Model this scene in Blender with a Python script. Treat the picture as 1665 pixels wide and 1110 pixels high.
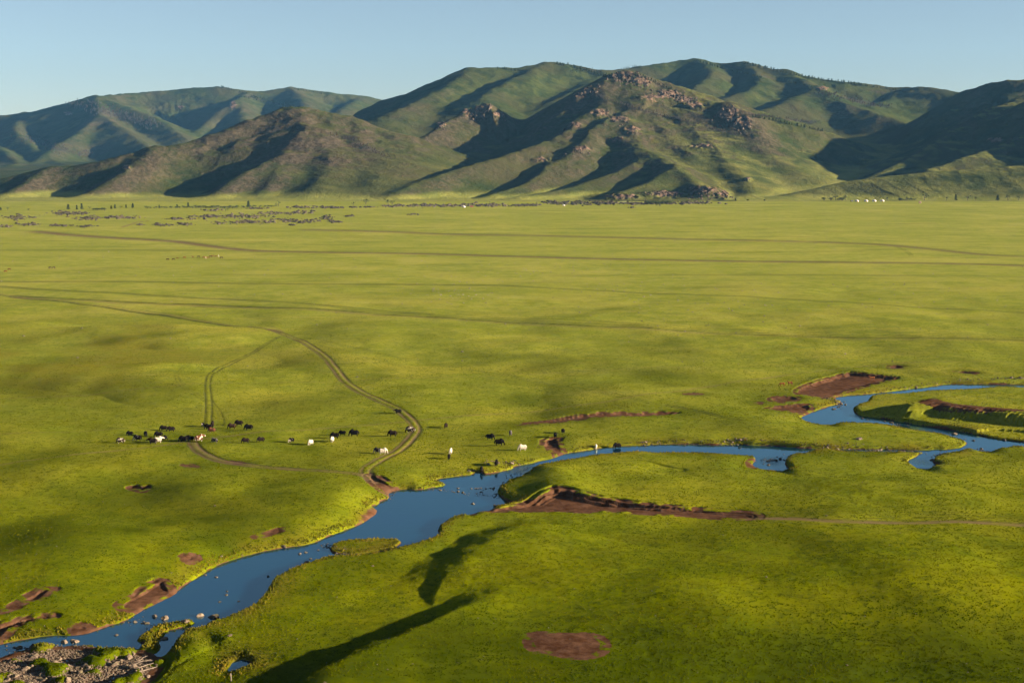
import bpy, bmesh, math, random
import numpy as np
from mathutils import Matrix, Vector

# ------------------------------------------------------------------ camera, sky, sun, exposure
R = math.radians
scene = bpy.context.scene
for o in list(bpy.data.objects):
    bpy.data.objects.remove(o)
COL = scene.collection
FPX, CX, CY, HOR, CAMH = 2312.0, 832.5, 555.0, 240.0, 80.0
PITCH = math.atan((CY - HOR) / FPX)
cam_d = bpy.data.cameras.new('camera')
cam_d.sensor_width = 36.0
cam_d.lens = 36.0 * FPX / 1665.0
cam_d.clip_start = 1.0
cam_d.clip_end = 60000.0
cam = bpy.data.objects.new('camera', cam_d)
COL.objects.link(cam)
cam.location = (0, 0, CAMH)
cam.rotation_euler = (math.pi / 2 - PITCH, 0, 0)
scene.camera = cam

SUN_EL, SUN_AZ = R(12.3), R(-9.0)       # azimuth measured from +X (right of frame) towards +Y (away)
sdir = Vector((math.cos(SUN_EL) * math.cos(SUN_AZ), math.cos(SUN_EL) * math.sin(SUN_AZ), math.sin(SUN_EL)))
world = bpy.data.worlds.new('World')
scene.world = world
world.use_nodes = True
wn = world.node_tree
wn.nodes.clear()
sky = wn.nodes.new('ShaderNodeTexSky')
sky.sky_type = 'NISHITA'
sky.sun_disc = False
sky.sun_elevation = SUN_EL
sky.sun_rotation = math.pi / 2 - SUN_AZ   # Blender: clockwise from +Y
sky.altitude = 1700
sky.air_density = 1.0
sky.dust_density = 0.6
sky.ozone_density = 2.7
bgn = wn.nodes.new('ShaderNodeBackground')
bgn.inputs['Strength'].default_value = 0.05
wo = wn.nodes.new('ShaderNodeOutputWorld')
hsv = wn.nodes.new('ShaderNodeHueSaturation')          # the photograph's sky is a muted, greyish blue
hsv.inputs['Saturation'].default_value = 0.76
hsv.inputs['Value'].default_value = 0.53
wn.links.new(sky.outputs[0], hsv.inputs['Color'])
wn.links.new(hsv.outputs[0], bgn.inputs[0])
wn.links.new(bgn.outputs[0], wo.inputs[0])

sun_d = bpy.data.lights.new('sun', 'SUN')
sun_d.energy = 5.0
sun_d.angle = R(0.53)
sun_d.color = (1.0, 0.84, 0.64)
sun = bpy.data.objects.new('sun', sun_d)
COL.objects.link(sun)
sun.rotation_euler = sdir.to_track_quat('Z', 'Y').to_euler()
sun.location = sdir * 3000

vs = scene.view_settings
vs.view_transform = 'Standard'
vs.look = 'None'
vs.gamma = 1.0
vs.use_curve_mapping = False
vs.exposure = 2.32
scene.cycles.use_denoising = True
scene.cycles.max_bounces = 6
scene.cycles.volume_bounces = 0
scene.cycles.transparent_max_bounces = 8

# ------------------------------------------------------------------ small helpers
RNG = np.random.default_rng(7)
random.seed(7)
ct, st = math.cos(PITCH), math.sin(PITCH)

def raydir(px, py):
    u = (np.asarray(px, float) - CX) / FPX
    v = (CY - np.asarray(py, float)) / FPX
    return u, ct + v * st, -st + v * ct

def at_z(px, py, z=0.0):
    dx, dy, dz = raydir(px, py)
    t = (z - CAMH) / dz
    return dx * t, dy * t

def pts(lst, z=0.0):
    a = np.array(lst, float)
    x, y = at_z(a[:, 0], a[:, 1], z)
    return np.stack([x, y], 1)

def at_Y(px, py, Y):
    dx, dy, dz = raydir(px, py)
    t = Y / dy
    return dx * t, Y, CAMH + dz * t

def sstep(a, b, x):
    t = np.clip((x - a) / (np.asarray(b, float) - a), 0, 1)
    return t * t * (3 - 2 * t)

_perm = np.random.default_rng(11).permutation(4096).astype(np.int64)
_grad = np.random.default_rng(12).uniform(0, 2 * np.pi, 4096)
_gx, _gy = np.cos(_grad), np.sin(_grad)

def perlin(x, y, seed=0):
    x = np.asarray(x, float) + seed * 37.7
    y = np.asarray(y, float) - seed * 19.3
    xi = np.floor(x).astype(np.int64); yi = np.floor(y).astype(np.int64)
    xf = x - xi; yf = y - yi
    uu = xf * xf * xf * (xf * (xf * 6 - 15) + 10)
    vv = yf * yf * yf * (yf * (yf * 6 - 15) + 10)
    def g(ix, iy, fx, fy):
        h = _perm[(_perm[ix & 4095] + iy + seed * 131) & 4095]
        return _gx[h] * fx + _gy[h] * fy
    a = g(xi, yi, xf, yf); b = g(xi + 1, yi, xf - 1, yf)
    c = g(xi, yi + 1, xf, yf - 1); d = g(xi + 1, yi + 1, xf - 1, yf - 1)
    return ((a + (b - a) * uu) + ((c + (d - c) * uu) - (a + (b - a) * uu)) * vv) * 1.5

def fbm(x, y, scale, octv=4, seed=0, gain=0.5, ridged=False):
    s = 0.0; amp = 1.0; tot = 0.0; f = 1.0 / scale
    for k in range(octv):
        n = perlin(x * f, y * f, seed + k)
        if ridged:
            n = 1 - 2 * np.abs(n)
        s = s + amp * n; tot += amp; amp *= gain; f *= 2.03
    return s / tot

def sdf_poly(x, y, poly, margin=30.0, far=30.0):
    """signed distance (negative inside) to a closed polygon, clamped to +far away from it"""
    out = np.full(x.shape, far)
    mn, mx = poly.min(0) - margin, poly.max(0) + margin
    m = (x > mn[0]) & (x < mx[0]) & (y > mn[1]) & (y < mx[1])
    if not m.any():
        return out
    X, Y = x[m], y[m]
    d2 = np.full(X.shape, 1e12); ins = np.zeros(X.shape, bool)
    n = len(poly)
    for i in range(n):
        a, b = poly[i], poly[(i + 1) % n]
        ex, ey = b[0] - a[0], b[1] - a[1]
        wx, wy = X - a[0], Y - a[1]
        L = ex * ex + ey * ey + 1e-12
        t = np.clip((wx * ex + wy * ey) / L, 0, 1)
        d2 = np.minimum(d2, (wx - ex * t) ** 2 + (wy - ey * t) ** 2)
        if abs(ey) > 1e-12:
            c = ((a[1] > Y) != (b[1] > Y)) & (X < ex * (Y - a[1]) / ey + a[0])
            ins ^= c
    d = np.sqrt(d2)
    out[m] = np.where(ins, -d, np.minimum(d, far))
    return out

def dist_line(x, y, line, margin=12.0, vals=None):
    """distance to an open polyline, signed side (left>0) and interpolated value along it"""
    D = np.full(x.shape, 1e6); S = np.zeros(x.shape); V = np.zeros(x.shape)
    mn, mx = line.min(0) - margin, line.max(0) + margin
    m = (x > mn[0]) & (x < mx[0]) & (y > mn[1]) & (y < mx[1])
    if not m.any():
        return D, S, V
    X, Y = x[m], y[m]
    d2 = np.full(X.shape, 1e12); s = np.zeros(X.shape); v = np.zeros(X.shape)
    n = len(line)
    for i in range(n - 1):
        a, b = line[i], line[i + 1]
        ex, ey = b[0] - a[0], b[1] - a[1]
        wx, wy = X - a[0], Y - a[1]
        t = np.clip((wx * ex + wy * ey) / (ex * ex + ey * ey + 1e-12), 0, 1)
        q = (wx - ex * t) ** 2 + (wy - ey * t) ** 2
        k = q < d2
        d2[k] = q[k]
        s[k] = np.sign(ex * wy - ey * wx)[k]
        if vals is None:
            v[k] = ((i + t) / (n - 1))[k]
        else:
            v[k] = (vals[i] + (vals[i + 1] - vals[i]) * t)[k]
    D[m] = np.sqrt(d2); S[m] = s; V[m] = v
    return D, S, V

def smooth_line(p, it=2):
    p = np.asarray(p, float)
    for _ in range(it):
        q = np.empty((2 * len(p), p.shape[1])); 
        q[0] = p[0]; q[-1] = p[-1]
        q[1:-1:2] = p[:-1] * .75 + p[1:] * .25
        q[2:-1:2] = p[:-1] * .25 + p[1:] * .75
        p = q
    return p

def smooth_closed(p, it=1):
    p = np.asarray(p, float)
    for _ in range(it):
        n = np.roll(p, -1, 0)
        p = np.stack([p * .75 + n * .25, p * .25 + n * .75], 1).reshape(-1, p.shape[1])
    return p

def raw_mesh(name, V, F, smooth=False):
    """F: (n,3) or (n,4) int array"""
    me = bpy.data.meshes.new(name)
    V = np.asarray(V, np.float32); F = np.asarray(F, np.int32)
    k = F.shape[1]
    me.vertices.add(len(V)); me.vertices.foreach_set('co', V.ravel())
    me.loops.add(F.size); me.loops.foreach_set('vertex_index', F.ravel())
    me.polygons.add(len(F)); me.polygons.foreach_set('loop_start', np.arange(len(F), dtype=np.int32) * k)
    try:
        me.polygons.foreach_set('loop_total', np.full(len(F), k, np.int32))
    except Exception:
        pass
    me.update(calc_edges=True)
    me.polygons.foreach_set('use_smooth', np.full(len(F), smooth, bool))
    return me

def link(name, me, mat=None, parent=None, loc=None, rot=None, scale=None):
    o = bpy.data.objects.new(name, me)
    COL.objects.link(o)
    if mat is not None and me is not None and len(me.materials) == 0:
        me.materials.append(mat)
    if parent is not None:
        o.parent = parent
    if loc is not None: o.location = loc
    if rot is not None: o.rotation_euler = rot
    if scale is not None: o.scale = (scale,) * 3 if np.isscalar(scale) else scale
    return o

def tag(o, label=None, cat=None, group=None, kind=None):
    if label: o['label'] = label
    if cat: o['category'] = cat
    if group: o['group'] = group
    if kind: o['kind'] = kind
    return o

def add_attr(me, name, arr):
    a = me.attributes.new(name, 'FLOAT', 'POINT')
    a.data.foreach_set('value', np.asarray(arr, np.float32).ravel())

# ------------------------------------------------------------------ materials
class NT:
    def __init__(self, name):
        self.m = bpy.data.materials.new(name); self.m.use_nodes = True
        self.t = self.m.node_tree; self.t.nodes.clear()
        self.out = self.t.nodes.new('ShaderNodeOutputMaterial')
    def n(self, typ, **kw):
        nd = self.t.nodes.new(typ)
        for k, v in kw.items(): setattr(nd, k, v)
        return nd
    def l(self, a, b): self.t.links.new(a, b)
    def val(self, sock, v):
        if hasattr(v, 'is_output') or isinstance(v, bpy.types.NodeSocket): self.l(v, sock)
        else: sock.default_value = v
    def coord(self):
        return self.n('ShaderNodeTexCoord').outputs['Object']
    def noise(self, vec, scale, detail=3, rough=0.55, dist=0.0):
        nd = self.n('ShaderNodeTexNoise')
        self.l(vec, nd.inputs['Vector'])
        nd.inputs['Scale'].default_value = scale
        nd.inputs['Detail'].default_value = detail
        nd.inputs['Roughness'].default_value = rough
        nd.inputs['Distortion'].default_value = dist
        return nd.outputs['Fac']
    def ramp(self, fac, lo, hi, a=0.0, b=1.0):
        nd = self.n('ShaderNodeMapRange', interpolation_type='SMOOTHSTEP')
        self.val(nd.inputs[0], fac)
        nd.inputs[1].default_value = lo; nd.inputs[2].default_value = hi
        nd.inputs[3].default_value = a; nd.inputs[4].default_value = b
        return nd.outputs[0]
    def math(self, op, a, b=0.5):
        nd = self.n('ShaderNodeMath', operation=op)
        self.val(nd.inputs[0], a); self.val(nd.inputs[1], b)
        return nd.outputs[0]
    def mix(self, fac, a, b):
        nd = self.n('ShaderNodeMix', data_type='RGBA')
        self.val(nd.inputs[0], fac)
        self.val(nd.inputs[6], a if not isinstance(a, tuple) else (*a, 1))
        self.val(nd.inputs[7], b if not isinstance(b, tuple) else (*b, 1))
        return nd.outputs[2]
    def attr(self, name):
        nd = self.n('ShaderNodeAttribute'); nd.attribute_name = name
        return nd.outputs['Fac']
    def bump(self, h, dist, strength=1.0, prev=None):
        nd = self.n('ShaderNodeBump')
        self.l(h, nd.inputs['Height']); nd.inputs['Distance'].default_value = dist
        nd.inputs['Strength'].default_value = strength
        if prev is not None: self.l(prev, nd.inputs['Normal'])
        return nd.outputs[0]
    def bsdf(self, color, rough=0.9, normal=None, spec=0.1, **kw):
        b = self.n('ShaderNodeBsdfPrincipled')
        self.val(b.inputs['Base Color'], (*color, 1) if isinstance(color, tuple) else color)
        self.val(b.inputs['Roughness'], rough)
        b.inputs['Specular IOR Level'].default_value = spec
        if normal is not None: self.l(normal, b.inputs['Normal'])
        for k, v in kw.items(): self.val(b.inputs[k], v)
        self.l(b.outputs[0], self.out.inputs['Surface'])
        return self.m

def mat_grassland():
    t = NT('grassland_turf'); c = t.coord()
    n1 = t.noise(c, 1 / 55., 4, .6); n2 = t.noise(c, 1 / 9., 4, .62); n3 = t.noise(c, 1 / 1.3, 4, .7)
    n4 = t.noise(c, 1 / 170., 3, .5)
    st = t.attr('steppe')
    g1 = t.mix(st, (.090, .110, .0008), (.170, .188, .024))
    g2 = t.mix(st, (.142, .153, .0010), (.228, .230, .038))
    g3 = t.mix(st, (.174, .160, .0012), (.270, .250, .048))
    col = t.mix(t.ramp(n2, .36, .66), g1, g2)
    col = t.mix(t.ramp(n1, .42, .66, 0, .75), col, g3)
    col = t.mix(t.ramp(n4, .40, .62, 0, .45), col, g1)
    mps = t.n('ShaderNodeMapping'); t.l(c, mps.inputs['Vector']); mps.inputs['Scale'].default_value = (.30, 1.0, 1.0); mps.inputs['Rotation'].default_value = (0, 0, .06)
    strk = t.noise(mps.outputs[0], 1 / 26., 5, .68)
    col = t.mix(t.math('MULTIPLY', st, t.ramp(strk, .50, .70, 0, .62)), col, (.105, .120, .016))
    col = t.mix(t.math('MULTIPLY', st, t.ramp(strk, .28, .44, .45, 0)), col, (.285, .255, .062))
    fine = t.math('SUBTRACT', 1.0, t.math('MULTIPLY', st, .65))
    n5 = t.noise(c, 1 / 3.1, 3, .6)
    col = t.mix(t.math('MULTIPLY', fine, t.ramp(n5, .50, .72, 0, .55)), col, (.052, .064, .004))
    col = t.mix(t.math('MULTIPLY', fine, t.ramp(n3, .50, .70, 0, .72)), col, (.034, .046, .003))
    col = t.mix(t.math('MULTIPLY', fine, t.ramp(n3, .28, .44, .5, 0)), col, (.185, .160, .018))
    lush_shade = t.attr('lush_shade')
    col = t.mix(t.math('MULTIPLY', lush_shade, t.ramp(n2, .25, .6, .6, 1.0)), col, (.034, .048, .0006))  # deep green of rich grass, also used as painted-in shade
    dry = t.attr('dry')
    col = t.mix(t.math('MULTIPLY', dry, t.ramp(n2, .3, .6, .4, 1.0)), col, (.118, .092, .008))
    s3 = t.noise(c, 1 / 2.2, 4, .65)
    soilc = t.mix(t.ramp(s3, .3, .7), (.046, .020, .0095), (.098, .050, .028))
    soilf = t.math('ADD', t.attr('soil'), t.math('MULTIPLY', t.math('SUBTRACT', t.noise(c, 1 / 1.1, 4, .7), .5), .9))
    soilf = t.ramp(soilf, .38, .62)
    col = t.mix(soilf, col, soilc)
    rutf = t.math('MULTIPLY', t.attr('rut'), t.ramp(t.noise(c, 1 / 9., 3, .6), .25, .55, .45, 1.0))
    col = t.mix(rutf, col, (.034, .036, .012))
    trk = t.math('MULTIPLY', t.attr('track'), t.ramp(t.noise(c, 1 / 4., 3, .6), .25, .55, .45, 1.0))
    col = t.mix(trk, col, (.130, .082, .046))
    h = t.noise(c, 1 / .8, 4, .7)
    nbn = t.n('ShaderNodeBump'); t.l(h, nbn.inputs['Height']); nbn.inputs['Distance'].default_value = .22
    t.l(t.math('MULTIPLY', fine, .5), nbn.inputs['Strength']); nb = nbn.outputs[0]
    return t.bsdf(col, 1.0, nb, 0.0)

def mat_hills():
    t = NT('hill_grass_and_scree'); c = t.coord()
    n1 = t.noise(c, 1 / 260., 5, .6); n2 = t.noise(c, 1 / 45., 5, .65); n3 = t.noise(c, 1 / 9., 5, .7)
    dark = t.mix(t.ramp(n2, .35, .65), (.018, .027, .0065), (.036, .043, .0105))
    dark = t.mix(t.ramp(n1, .42, .62), dark, (.036, .035, .012))
    pale = t.mix(t.ramp(n2, .35, .65), (.066, .074, .018), (.115, .112, .030))
    grass = t.mix(t.attr('meadow'), dark, pale)
    bare = t.mix(t.ramp(n3, .36, .64), (.030, .023, .0155), (.070, .052, .036))
    bf = t.math('ADD', t.attr('bare'), t.math('MULTIPLY', t.math('SUBTRACT', n2, .5), .9))
    bf = t.math('ADD', bf, t.math('MULTIPLY', t.math('SUBTRACT', n3, .5), .7))
    col = t.mix(t.ramp(bf, .35, 1.0, 0, .8), grass, bare)
    rockc = t.mix(t.ramp(n3, .38, .62), (.045, .030, .022), (.135, .088, .062))
    rf = t.math('ADD', t.attr('rock'), t.math('MULTIPLY', t.math('SUBTRACT', n3, .5), 1.1))
    col = t.mix(t.ramp(rf, .45, .65), col, rockc)
    woodc = t.mix(t.ramp(n3, .35, .65), (.026, .024, .018), (.055, .043, .034))
    col = t.mix(t.ramp(t.math('ADD', t.attr('wood'), t.math('MULTIPLY', t.math('SUBTRACT', n3, .5), .8)), .4, .7, 0, .9), col, woodc)
    foot = t.attr('foot')
    col = t.mix(foot, col, t.mix(t.ramp(n2, .35, .65), (.140, .150, .030), (.185, .182, .040)))
    nb = t.bump(n3, 6.0, .55)
    return t.bsdf(col, 1.0, nb, 0.0)

def mat_water():
    t = NT('river_water'); c = t.coord()
    n = t.noise(c, 1 / 1.4, 3, .6); n2 = t.noise(c, 1 / .35, 2, .6)
    rif = t.attr('riffle')
    mp = t.n('ShaderNodeBump'); t.l(n, mp.inputs['Height']); mp.inputs['Distance'].default_value = .035
    t.l(t.ramp(t.noise(c, 1 / 16., 3, .6), .42, .62, .15, 1.0), mp.inputs['Strength'])
    b2 = t.n('ShaderNodeBump'); t.l(n2, b2.inputs['Height']); b2.inputs['Distance'].default_value = .25
    t.l(rif, b2.inputs['Strength']); t.l(mp.outputs[0], b2.inputs['Normal'])
    col = t.mix(t.ramp(t.noise(c, 1 / 12., 3), .4, .6), (.001, .018, .042), (.0015, .020, .040))
    df = t.n('ShaderNodeBsdfDiffuse'); t.val(df.inputs[0], col)
    gl_ = t.n('ShaderNodeBsdfGlossy'); gl_.inputs['Color'].default_value = (.68, .94, 1.0, 1); gl_.inputs['Roughness'].default_value = .05
    fr = t.n('ShaderNodeFresnel'); fr.inputs['IOR'].default_value = 2.3
    for nd in (df, gl_, fr): t.l(b2.outputs[0], nd.inputs['Normal'])
    mx = t.n('ShaderNodeMixShader'); t.l(fr.outputs[0], mx.inputs[0]); t.l(df.outputs[0], mx.inputs[1]); t.l(gl_.outputs[0], mx.inputs[2])
    t.l(mx.outputs[0], t.out.inputs['Surface'])
    return t.m

def mat_rock(name, lo, hi, sc=1 / .5, moss=0.0):
    t = NT(name); c = t.coord()
    oi = t.n('ShaderNodeObjectInfo').outputs['Random']
    n = t.noise(c, sc, 5, .65)
    col = t.mix(t.ramp(n, .3, .7), lo, hi)
    col = t.mix(t.math('MULTIPLY', oi, .55), col, tuple(v * .55 for v in lo))
    if moss:
        geo = t.n('ShaderNodeNewGeometry'); sp = t.n('ShaderNodeSeparateXYZ'); t.l(geo.outputs['Normal'], sp.inputs[0])
        f = t.math('MULTIPLY', t.ramp(sp.outputs[2], .45, .85), t.ramp(t.noise(c, sc * .6, 3), .45, .6, 0, moss))
        col = t.mix(f, col, (.075, .085, .012))
    return t.bsdf(col, .88, t.bump(n, .12, .6), .15)

def mat_hair(name, base, patch=None, lo=.5, hi=.54, sc=1.6, seed=0.0):
    t = NT(name); c = t.coord()
    mp = t.n('ShaderNodeMapping'); t.l(c, mp.inputs['Vector'])
    mp.inputs['Location'].default_value = (seed * 3.1, seed * 1.7, seed)
    v = mp.outputs[0]
    n = t.noise(v, 9, 4, .6)
    col = t.mix(t.ramp(n, .3, .7), tuple(b * .7 for b in base), tuple(min(1, b * 1.35) for b in base))
    if patch:
        col = t.mix(t.ramp(t.noise(v, sc, 2, .5), lo, hi), col, patch)
    mp2 = t.n('ShaderNodeMapping'); t.l(c, mp2.inputs['Vector']); mp2.inputs['Scale'].default_value = (14, 14, 2.5)
    hb = t.noise(mp2.outputs[0], 2.0, 3, .6)
    return t.bsdf(col, .9, t.bump(hb, .05, .6), .03)

def mat_plain(name, colr, rough=.8, var=.25, sc=4.0, spec=.2):
    t = NT(name); c = t.coord()
    n = t.noise(c, sc, 4, .6)
    col = t.mix(t.ramp(n, .3, .7), tuple(v * (1 - var) for v in colr), tuple(min(1, v * (1 + var)) for v in colr))
    return t.bsdf(col, rough, t.bump(n, .03, .4), spec)

M_grass = mat_grassland()
M_hills = mat_hills()
M_water = mat_water()
M_cobble = mat_rock('river_cobble', (.095, .064, .043), (.23, .170, .12), 2.2, .4)
M_wet = mat_rock('wet_river_stone', (.045, .034, .027), (.13, .095, .07), 2.2, .35)
M_lava = mat_rock('lava_rock', (.026, .020, .013), (.085, .064, .042), .35, .25)
M_crag = mat_rock('crag_rock', (.040, .029, .020), (.120, .086, .060), .5)
M_stone = mat_rock('field_stone', (.09, .07, .052), (.24, .195, .15), 1.2, .2)
M_tuft = None

# ------------------------------------------------------------------ terrain: plain
WZ = -1.15
PY_TOP = 326.5
py_rows = np.concatenate([np.arange(PY_TOP, 470, 1.25), np.arange(470, 785, .82), np.arange(785, 850, .52), np.arange(850, 1136, 1.1)])
Yp = FPX * CAMH / (py_rows - HOR)
near_rows = np.geomspace(Yp[-1], 45, 26)[1:]
Yp = np.concatenate([Yp, near_rows])[::-1].copy()            # increasing depth
u_mid = np.linspace(-0.395, 0.395, 866)
u_ext = 0.395 * np.geomspace(1, 4.2, 22)[1:]
Up = np.concatenate([-u_ext[::-1], u_mid, u_ext])
gU, gY = np.meshgrid(Up, Yp)
gX = gU * gY
X, Y = gX.ravel(), gY.ravel()

RS = np.abs(np.gradient(Yp))[:, None].repeat(len(Up), 1).ravel()      # local row spacing of the mesh, m
KS = np.clip(RS / .42, 1, 3)
# --- river outlines, traced on the photograph's water line
W1n = [(-140, 1068), (-60, 1056), (0, 1048), (36, 1040), (77, 1034), (117, 1033.5), (142, 1030), (157, 1024), (182, 1016), (207, 1009), (225, 996),
       (261, 979), (288, 965), (291, 957), (328, 935), (341, 926), (368, 913), (397, 904), (422, 898), (458, 891), (494, 886), (512, 882),
       (536, 871), (563, 861), (590, 850.5), (608, 840), (617, 831), (614, 827), (604, 822.5), (618, 819), (620, 814), (635, 809), (633, 802),
       (641, 798), (657, 795), (680, 796.5), (704, 792), (728, 788), (722, 784), (710, 781.5), (716, 778), (743, 774), (767, 771.7), (772, 769), (779, 766),
       (784, 772), (808, 768.5), (833, 762), (838, 757.5), (869, 752), (904, 744), (923, 736), (952, 732.5), (1000, 725), (1041, 724),
       (1081, 721.5), (1140, 722), (1173, 723), (1201, 722), (1234, 724), (1260, 724.5), (1288, 727), (1320, 728.5), (1345, 729.5), (1400, 730), (1450, 730.5), (1500, 731.5), (1527, 730)]
W1s = [(1536, 732), (1500, 735.5), (1450, 733.5), (1400, 732.5), (1345, 732), (1333, 732), (1310, 739), (1288, 740), (1277, 745), (1274, 752), (1277, 758), (1288, 765.5), (1257, 763.8), (1234, 760), (1225, 755.5), (1232, 746.5), (1225, 739.5), (1176, 736), (1131, 734), (1100, 735), (1068, 735.5), (1046, 735.5),
       (1005, 739), (970, 742.5), (943, 748), (913, 752.5), (868, 761), (862, 768.5), (849, 777), (819, 786), (821, 790), (808, 797), (812, 808),
       (826, 814.5), (841, 820.5), (815, 824.5), (781, 834), (760, 839), (732, 844.5), (718, 853), (711, 860), (716, 869.5), (684, 882), (658, 890), (640, 895),
       (600, 900), (572, 903), (550, 905), (527, 909), (500, 917), (485, 924), (458, 936), (442, 947), (433, 961), (422, 974), (408, 990), (372, 1004), (336, 1016), (331, 1022),
       (312, 1026), (298, 1029), (287, 1040), (279, 1051), (274, 1063), (258, 1066), (240, 1064), (226, 1058), (215, 1052), (207, 1054), (180, 1053), (153, 1051), (133, 1047),
       (108, 1050), (90, 1051), (63, 1053), (23, 1058), (5, 1070), (-60, 1082), (-140, 1100)]
W2n = [(1299, 680), (1313, 674), (1342, 662), (1372, 655), (1356, 647), (1372, 643.5), (1423, 639.5), (1475, 632.5), (1515, 628.5), (1539, 624), (1600, 624.3), (1651, 625), (1720, 626), (1800, 622), (1960, 618)]
W2m = [(1960, 626), (1800, 629), (1720, 630), (1651, 629), (1594, 632.5), (1519, 636), (1453, 641.5), (1423, 644), (1410, 648), (1415, 654), (1386, 661), (1388, 672), (1405, 676.5), (1431, 679), (1475, 687.5), (1541, 698), (1563, 700.5),
       (1590, 706.5), (1617, 713), (1653, 717.5), (1720, 722), (1800, 726), (1960, 735)]
W2s = [(1960, 748), (1800, 738), (1720, 731), (1665, 726.5), (1635, 730), (1612, 734.5), (1590, 731.5), (1572, 731), (1560, 737), (1529, 741), (1513, 748.5), (1520, 753), (1531, 758.5), (1505, 761.5),
       (1489, 758.5), (1478, 748), (1491, 742), (1498, 737), (1527, 731.5), (1556, 729), (1570, 726), (1576, 719), (1560, 712), (1533, 703), (1498, 699.5), (1444, 688.5), (1412, 686), (1396, 687.5), (1378, 686.5), (1353, 689.5), (1330, 688.5)]
W3 = [(384, 1075), (397, 1072), (410, 1079), (392, 1085), (371, 1090), (378, 1082)]
I1 = [(536, 884), (559, 877), (599, 874), (626, 871.5), (644, 871.5), (656, 877), (651, 884), (637, 891), (581, 900), (561, 898), (536, 898)]
I2 = [(219, 1034), (229, 1029), (249, 1015), (292, 1008), (316, 1005), (319, 1012), (290, 1020), (274, 1024), (271, 1030), (261, 1039), (268, 1049), (257, 1060), (228, 1062), (219, 1055), (233, 1042), (221, 1041)]
I3 = [(1592, 703), (1620, 701), (1665, 704), (1700, 708), (1700, 718), (1653, 716.5), (1617, 711), (1592, 706)]

polyW = [smooth_closed(pts(W1n + W1s, WZ + .1), 1), smooth_closed(pts(W2n + W2m + W2s, WZ + .1), 1), smooth_closed(pts(W3, WZ + .1), 1)]
polyI = [smooth_closed(pts(p, WZ + .3), 2) for p in (I1, I2, I3)]

wob = fbm(X, Y, 3.0, 2, 5) * .18 + fbm(X, Y, 10.0, 2, 6) * .45
sd = np.full(X.shape, 30.0)
for p in polyW:
    sd = np.minimum(sd, sdf_poly(X, Y, p, 40, 30.0))
isl = np.full(X.shape, 30.0)
for p in polyI:
    isl = np.minimum(isl, sdf_poly(X, Y, p, 10, 30.0))
sd_main = sd.copy()
sd = np.maximum(sd, -isl)
sdw = np.where(sd < 25, sd + wob, sd)

# --- broad relief
PXg = CX + FPX * gU.ravel()                                        # column expressed in photo pixels, used for placing only
amp = sstep(2300, 900, Y)
H = (fbm(X, Y, 70, 3, 1) * 1.9 + fbm(X, Y, 150, 2, 3) * 1.2 * sstep(330, 460, Y)) * sstep(950, 560, Y) * sstep(4, 30, np.where(sd < 29.9, sd, 30)) 
H += fbm(X * .7, Y, 24, 3, 2) * .48 * sstep(1300, 600, Y) * sstep(2, 14, np.where(sd < 29.9, sd, 30))
# rolling swells on the left, behind the herd
lw = sstep(-.13, -.24, gU.ravel()) * sstep(380, 440, Y) * sstep(760, 600, Y)
H += lw * (2.3 * np.sin(Y / 17.0 + X / 60.0 + 2.2 * fbm(X, Y, 90, 2, 8)) + .8 * fbm(X, Y, 40, 2, 9))
for (mx_, my_, mh_, rx_, ry_) in ((520, 815, 2.0, 26, 26), (330, 905, 1.3, 16, 18), (90, 900, 2.0, 14, 18), (120, 770, 1.6, 22, 20), (330, 800, 1.4, 10, 10), (1500, 960, 1.8, 26, 22), (1150, 1000, 1.4, 22, 20), (1450, 800, 1.3, 22, 14)):
    H += mh_ * np.exp(-(((X - at_z(mx_, my_)[0]) / rx_) ** 2 + ((Y - at_z(mx_, my_)[1]) / ry_) ** 2))

RAG = fbm(X, Y, 7, 3, 19) * 1.6
def hollow(line, A, wl, wr, fade=(0.08, 0.25), z=0.0, B=0.0):
    """asymmetric swale: steep wall on the sun side of the line, slow recovery away from it"""
    L = smooth_line(pts(line, z))
    D, S, V = dist_line(X, Y, L, 70)
    s = D * S
    s = np.where(s > 0, s - np.minimum(s, 2.5) * np.clip(.55 * RAG, -.6, .6), s)
    f = sstep(0, fade[0], V) * sstep(1, 1 - fade[1], V)
    left = s > 0
    prof = np.where(left, B - (A + B) * sstep(0, wr, s) * np.where(s > wr, np.exp(-np.maximum(s - wr, 0) / wl) * A / (A + B) + (1 - np.exp(-np.maximum(s - wr, 0) / wl)) * B / (A + B) + B / (A + B) * np.exp(-np.maximum(s - wr, 0) / wl), 1.0), B * np.exp(-D / 34))
    return f * prof * sstep(69, 40, D)

def mound(px, py, h, rx, ry, z=0):
    x0, y0 = at_z(px, py, z)
    return h * np.exp(-(((X - x0) / rx) ** 2 + ((Y - y0) / ry) ** 2))
# lines run from the camera outwards, so "left" (shadow side) is left>0
H += hollow([(300, 1180), (420, 1130), (520, 1098), (600, 1060), (680, 1022), (745, 988), (800, 968), (850, 948)], .9, 20, 8, (.02, .42), 1.6, 2.0)
H += hollow([(640, 1022), (690, 978), (735, 935), (775, 900), (820, 868), (905, 846)], .6, 14, 10.5, (.60, .20), .8, 1.0) + .35 * fbm(X, Y, 7, 3, 18) * mound(745, 920, 1.0, 9, 26)
H += hollow([(700, 985), (712, 962), (722, 945), (735, 935)], .9, 3, 2, (.2, .3))
H += hollow([(395, 1105), (410, 1085), (405, 1060), (372, 1035), (345, 1020)], 1.2, 6, 4, (.2, .3))

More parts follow.
